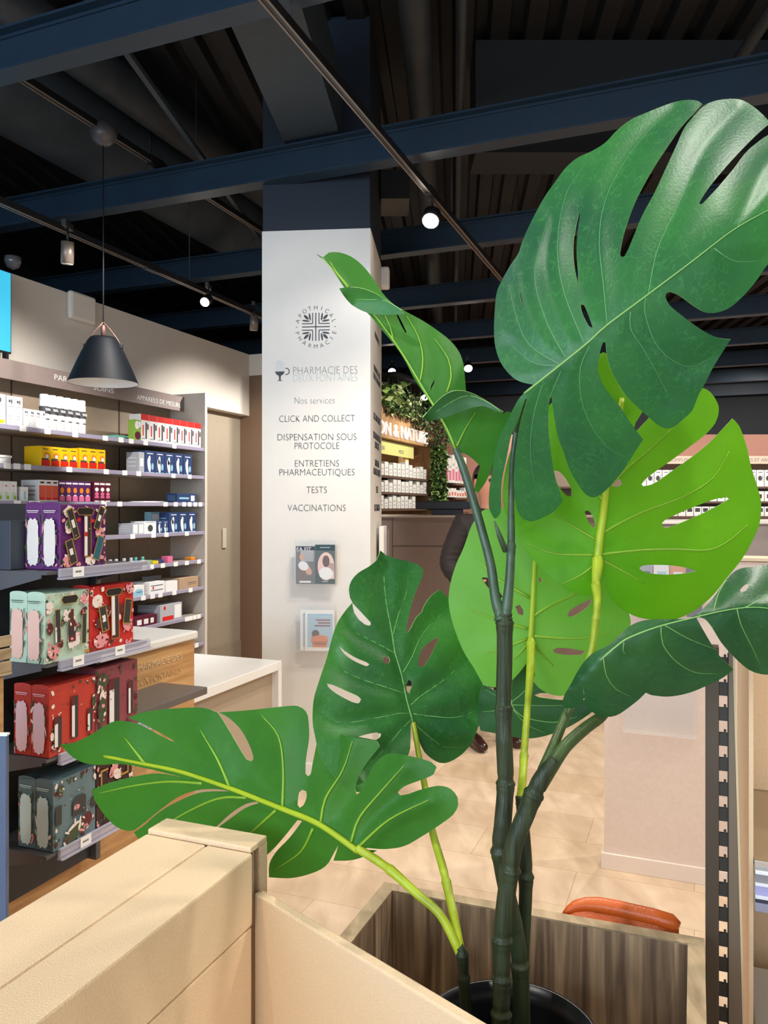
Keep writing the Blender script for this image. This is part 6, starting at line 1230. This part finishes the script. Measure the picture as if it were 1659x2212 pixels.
stem('stem', [(1124, 1720, 1.17, 11), (1132, 1800, 1.165, 13), (1136, 1890, 1.165, 15), (1133, 1990, 1.165, 14), (1128, 2080, 1.165, 14)], M_stem, 'dark stem at the right behind the front one', (1893,))
stem('stem', [(993, 2045, 1.13, 9), (998, 2060, 1.13, 12), (1003, 2130, 1.13, 12), (1008, 2212, 1.13, 13), (1012, 2290, 1.13, 13)], M_stem, 'thin dark stem at the left', (2062, 2110))
stem('petiole', [(772, 1832, 1.235, 9), (840, 1877, 1.20, 9.5), (900, 1930, 1.17, 9.5), (950, 1975, 1.15, 9.5), (985, 2040, 1.135, 10), (997, 2075, 1.13, 9)], M_pety, 'yellow green leaf stalk', (1880,))
stem('petiole', [(893, 1560, D5(893, 1563)+.003, 5), (903, 1620, 1.35, 6), (918, 1700, 1.33, 7), (934, 1795, 1.28, 8), (958, 1880, 1.22, 9), (978, 1970, 1.165, 10), (996, 2060, 1.13, 10)], M_pety, 'olive leaf stalk turning yellow green', (1905,))
stem('petiole', [(1290, 1205, D3(1290, 1205)-.004, 11), (1291, 1220, 1.225, 12), (1287, 1260, 1.215, 9), (1290, 1300, 1.20, 8), (1281, 1390, 1.20, 7.5), (1268, 1440, 1.20, 8)], M_pety, 'yellow green stalk of the bright leaf', (1265, 1335))
stem('petiole', [(1270, 1432, 1.20, 8), (1250, 1490, 1.19, 9), (1225, 1540, 1.16, 10), (1196, 1610, 1.12, 11), (1172, 1665, 1.10, 12)], M_pet, 'olive lower stalk of the bright leaf')
stem('petiole', [(1147, 1380, D4(1147, 1385)-.004, 8), (1146, 1440, 1.31, 9), (1140, 1520, 1.28, 7), (1134, 1600, 1.24, 8), (1129, 1680, 1.19, 9), (1123, 1740, 1.17, 10)], M_pety, 'yellow green stalk of the pale leaf', (1390, 1632))
stem('petiole', [(1318, 1520, D6(1318, 1515)+.02, 10), (1298, 1548, D6(1300, 1540)+.012, 12), (1262, 1575, 1.13, 13), (1220, 1614, 1.105, 14), (1188, 1660, 1.092, 16), (1162, 1700, 1.087, 18)], M_pet, 'olive stalk of the drooping right leaf', ())
stem('petiole', [(983, 968, D2(983, 965)+.002, 7), (1000, 1010, 1.20, 9), (1022, 1080, 1.19, 9.5), (1042, 1150, 1.18, 9.5), (1060, 1220, 1.17, 10), (1070, 1290, 1.165, 11), (1083, 1338, 1.16, 13)], M_petd, 'dark stalk of the twisted leaf', (1335,))
stem('petiole', [(1132, 862, D1(1135, 862)+.006, 7), (1116, 930, 1.185, 7), (1106, 1020, 1.19, 7), (1104, 1100, 1.18, 7), (1104, 1180, 1.17, 9), (1100, 1260, 1.162, 10), (1092, 1335, 1.16, 13)], M_petd, 'dark stalk of the largest leaf', (1180, 1335))
bm = bmesh.new(); tube(bm, [P(1092, 1190, 1.15), P(1080, 1160, 1.14), P(1068, 1125, 1.135)], [.0045, .004, .001], 8); mk('bract', bm, M_petd, plant)

# pot and gravel
pc_ = Vector((.178, 1.115, 0)); zp = .755; rp = .127
bm = bmesh.new(); lathe(bm, [(.085, zp-.30), (.095, zp-.298), (rp-.012, zp-.03), (rp, zp-.028), (rp+.002, zp-.004), (rp, zp), (rp-.006, zp), (rp-.014, zp-.03), (rp-.018, zp-.07), (.09, zp-.28), (0, zp-.28)], c=(pc_.x, pc_.y, 0), n=56); mk('pot', bm, mat('black_pot', (.006, .006, .009), .3), plant)
bm = bmesh.new(); lathe(bm, [(rp-.018, zp-.062), (rp*.5, zp-.058), (0, zp-.057)], c=(pc_.x, pc_.y, 0), n=48)
o = mk('gravel', bm, mat('dark_gravel', (.02, .02, .024), .8, noise=.7, nscale=90, bump=1, bscale=150), plant); o['label'] = 'dark gravel in the pot'
rr = random.Random(5); bm = bmesh.new()
for i in range(900):
    a_ = rr.random()*6.283; r = (rp-.024)*math.sqrt(rr.random()); s_ = rr.uniform(.0018, .0036); c = Vector((pc_.x+r*math.cos(a_), pc_.y+r*math.sin(a_), zp-.059)); M_ = Matrix.Rotation(rr.random()*3, 3, Vector((rr.random(), rr.random(), 1)).normalized())
    vs = [bm.verts.new(c+M_ @ (Vector(v)*s_)) for v in ((1, 0, 0), (-1, 0, 0), (0, 1, 0), (0, -1, 0), (0, 0, 1), (0, 0, -1))]
    for f in ((0, 2, 4), (2, 1, 4), (1, 3, 4), (3, 0, 4), (2, 0, 5), (1, 2, 5), (3, 1, 5), (0, 3, 5)): bm.faces.new([vs[j] for j in f])
o = mk('pebbles', bm, [mat('dark_pebble', (.05, .05, .058), .6, noise=.5, nscale=200)], plant); o['kind'] = 'stuff'
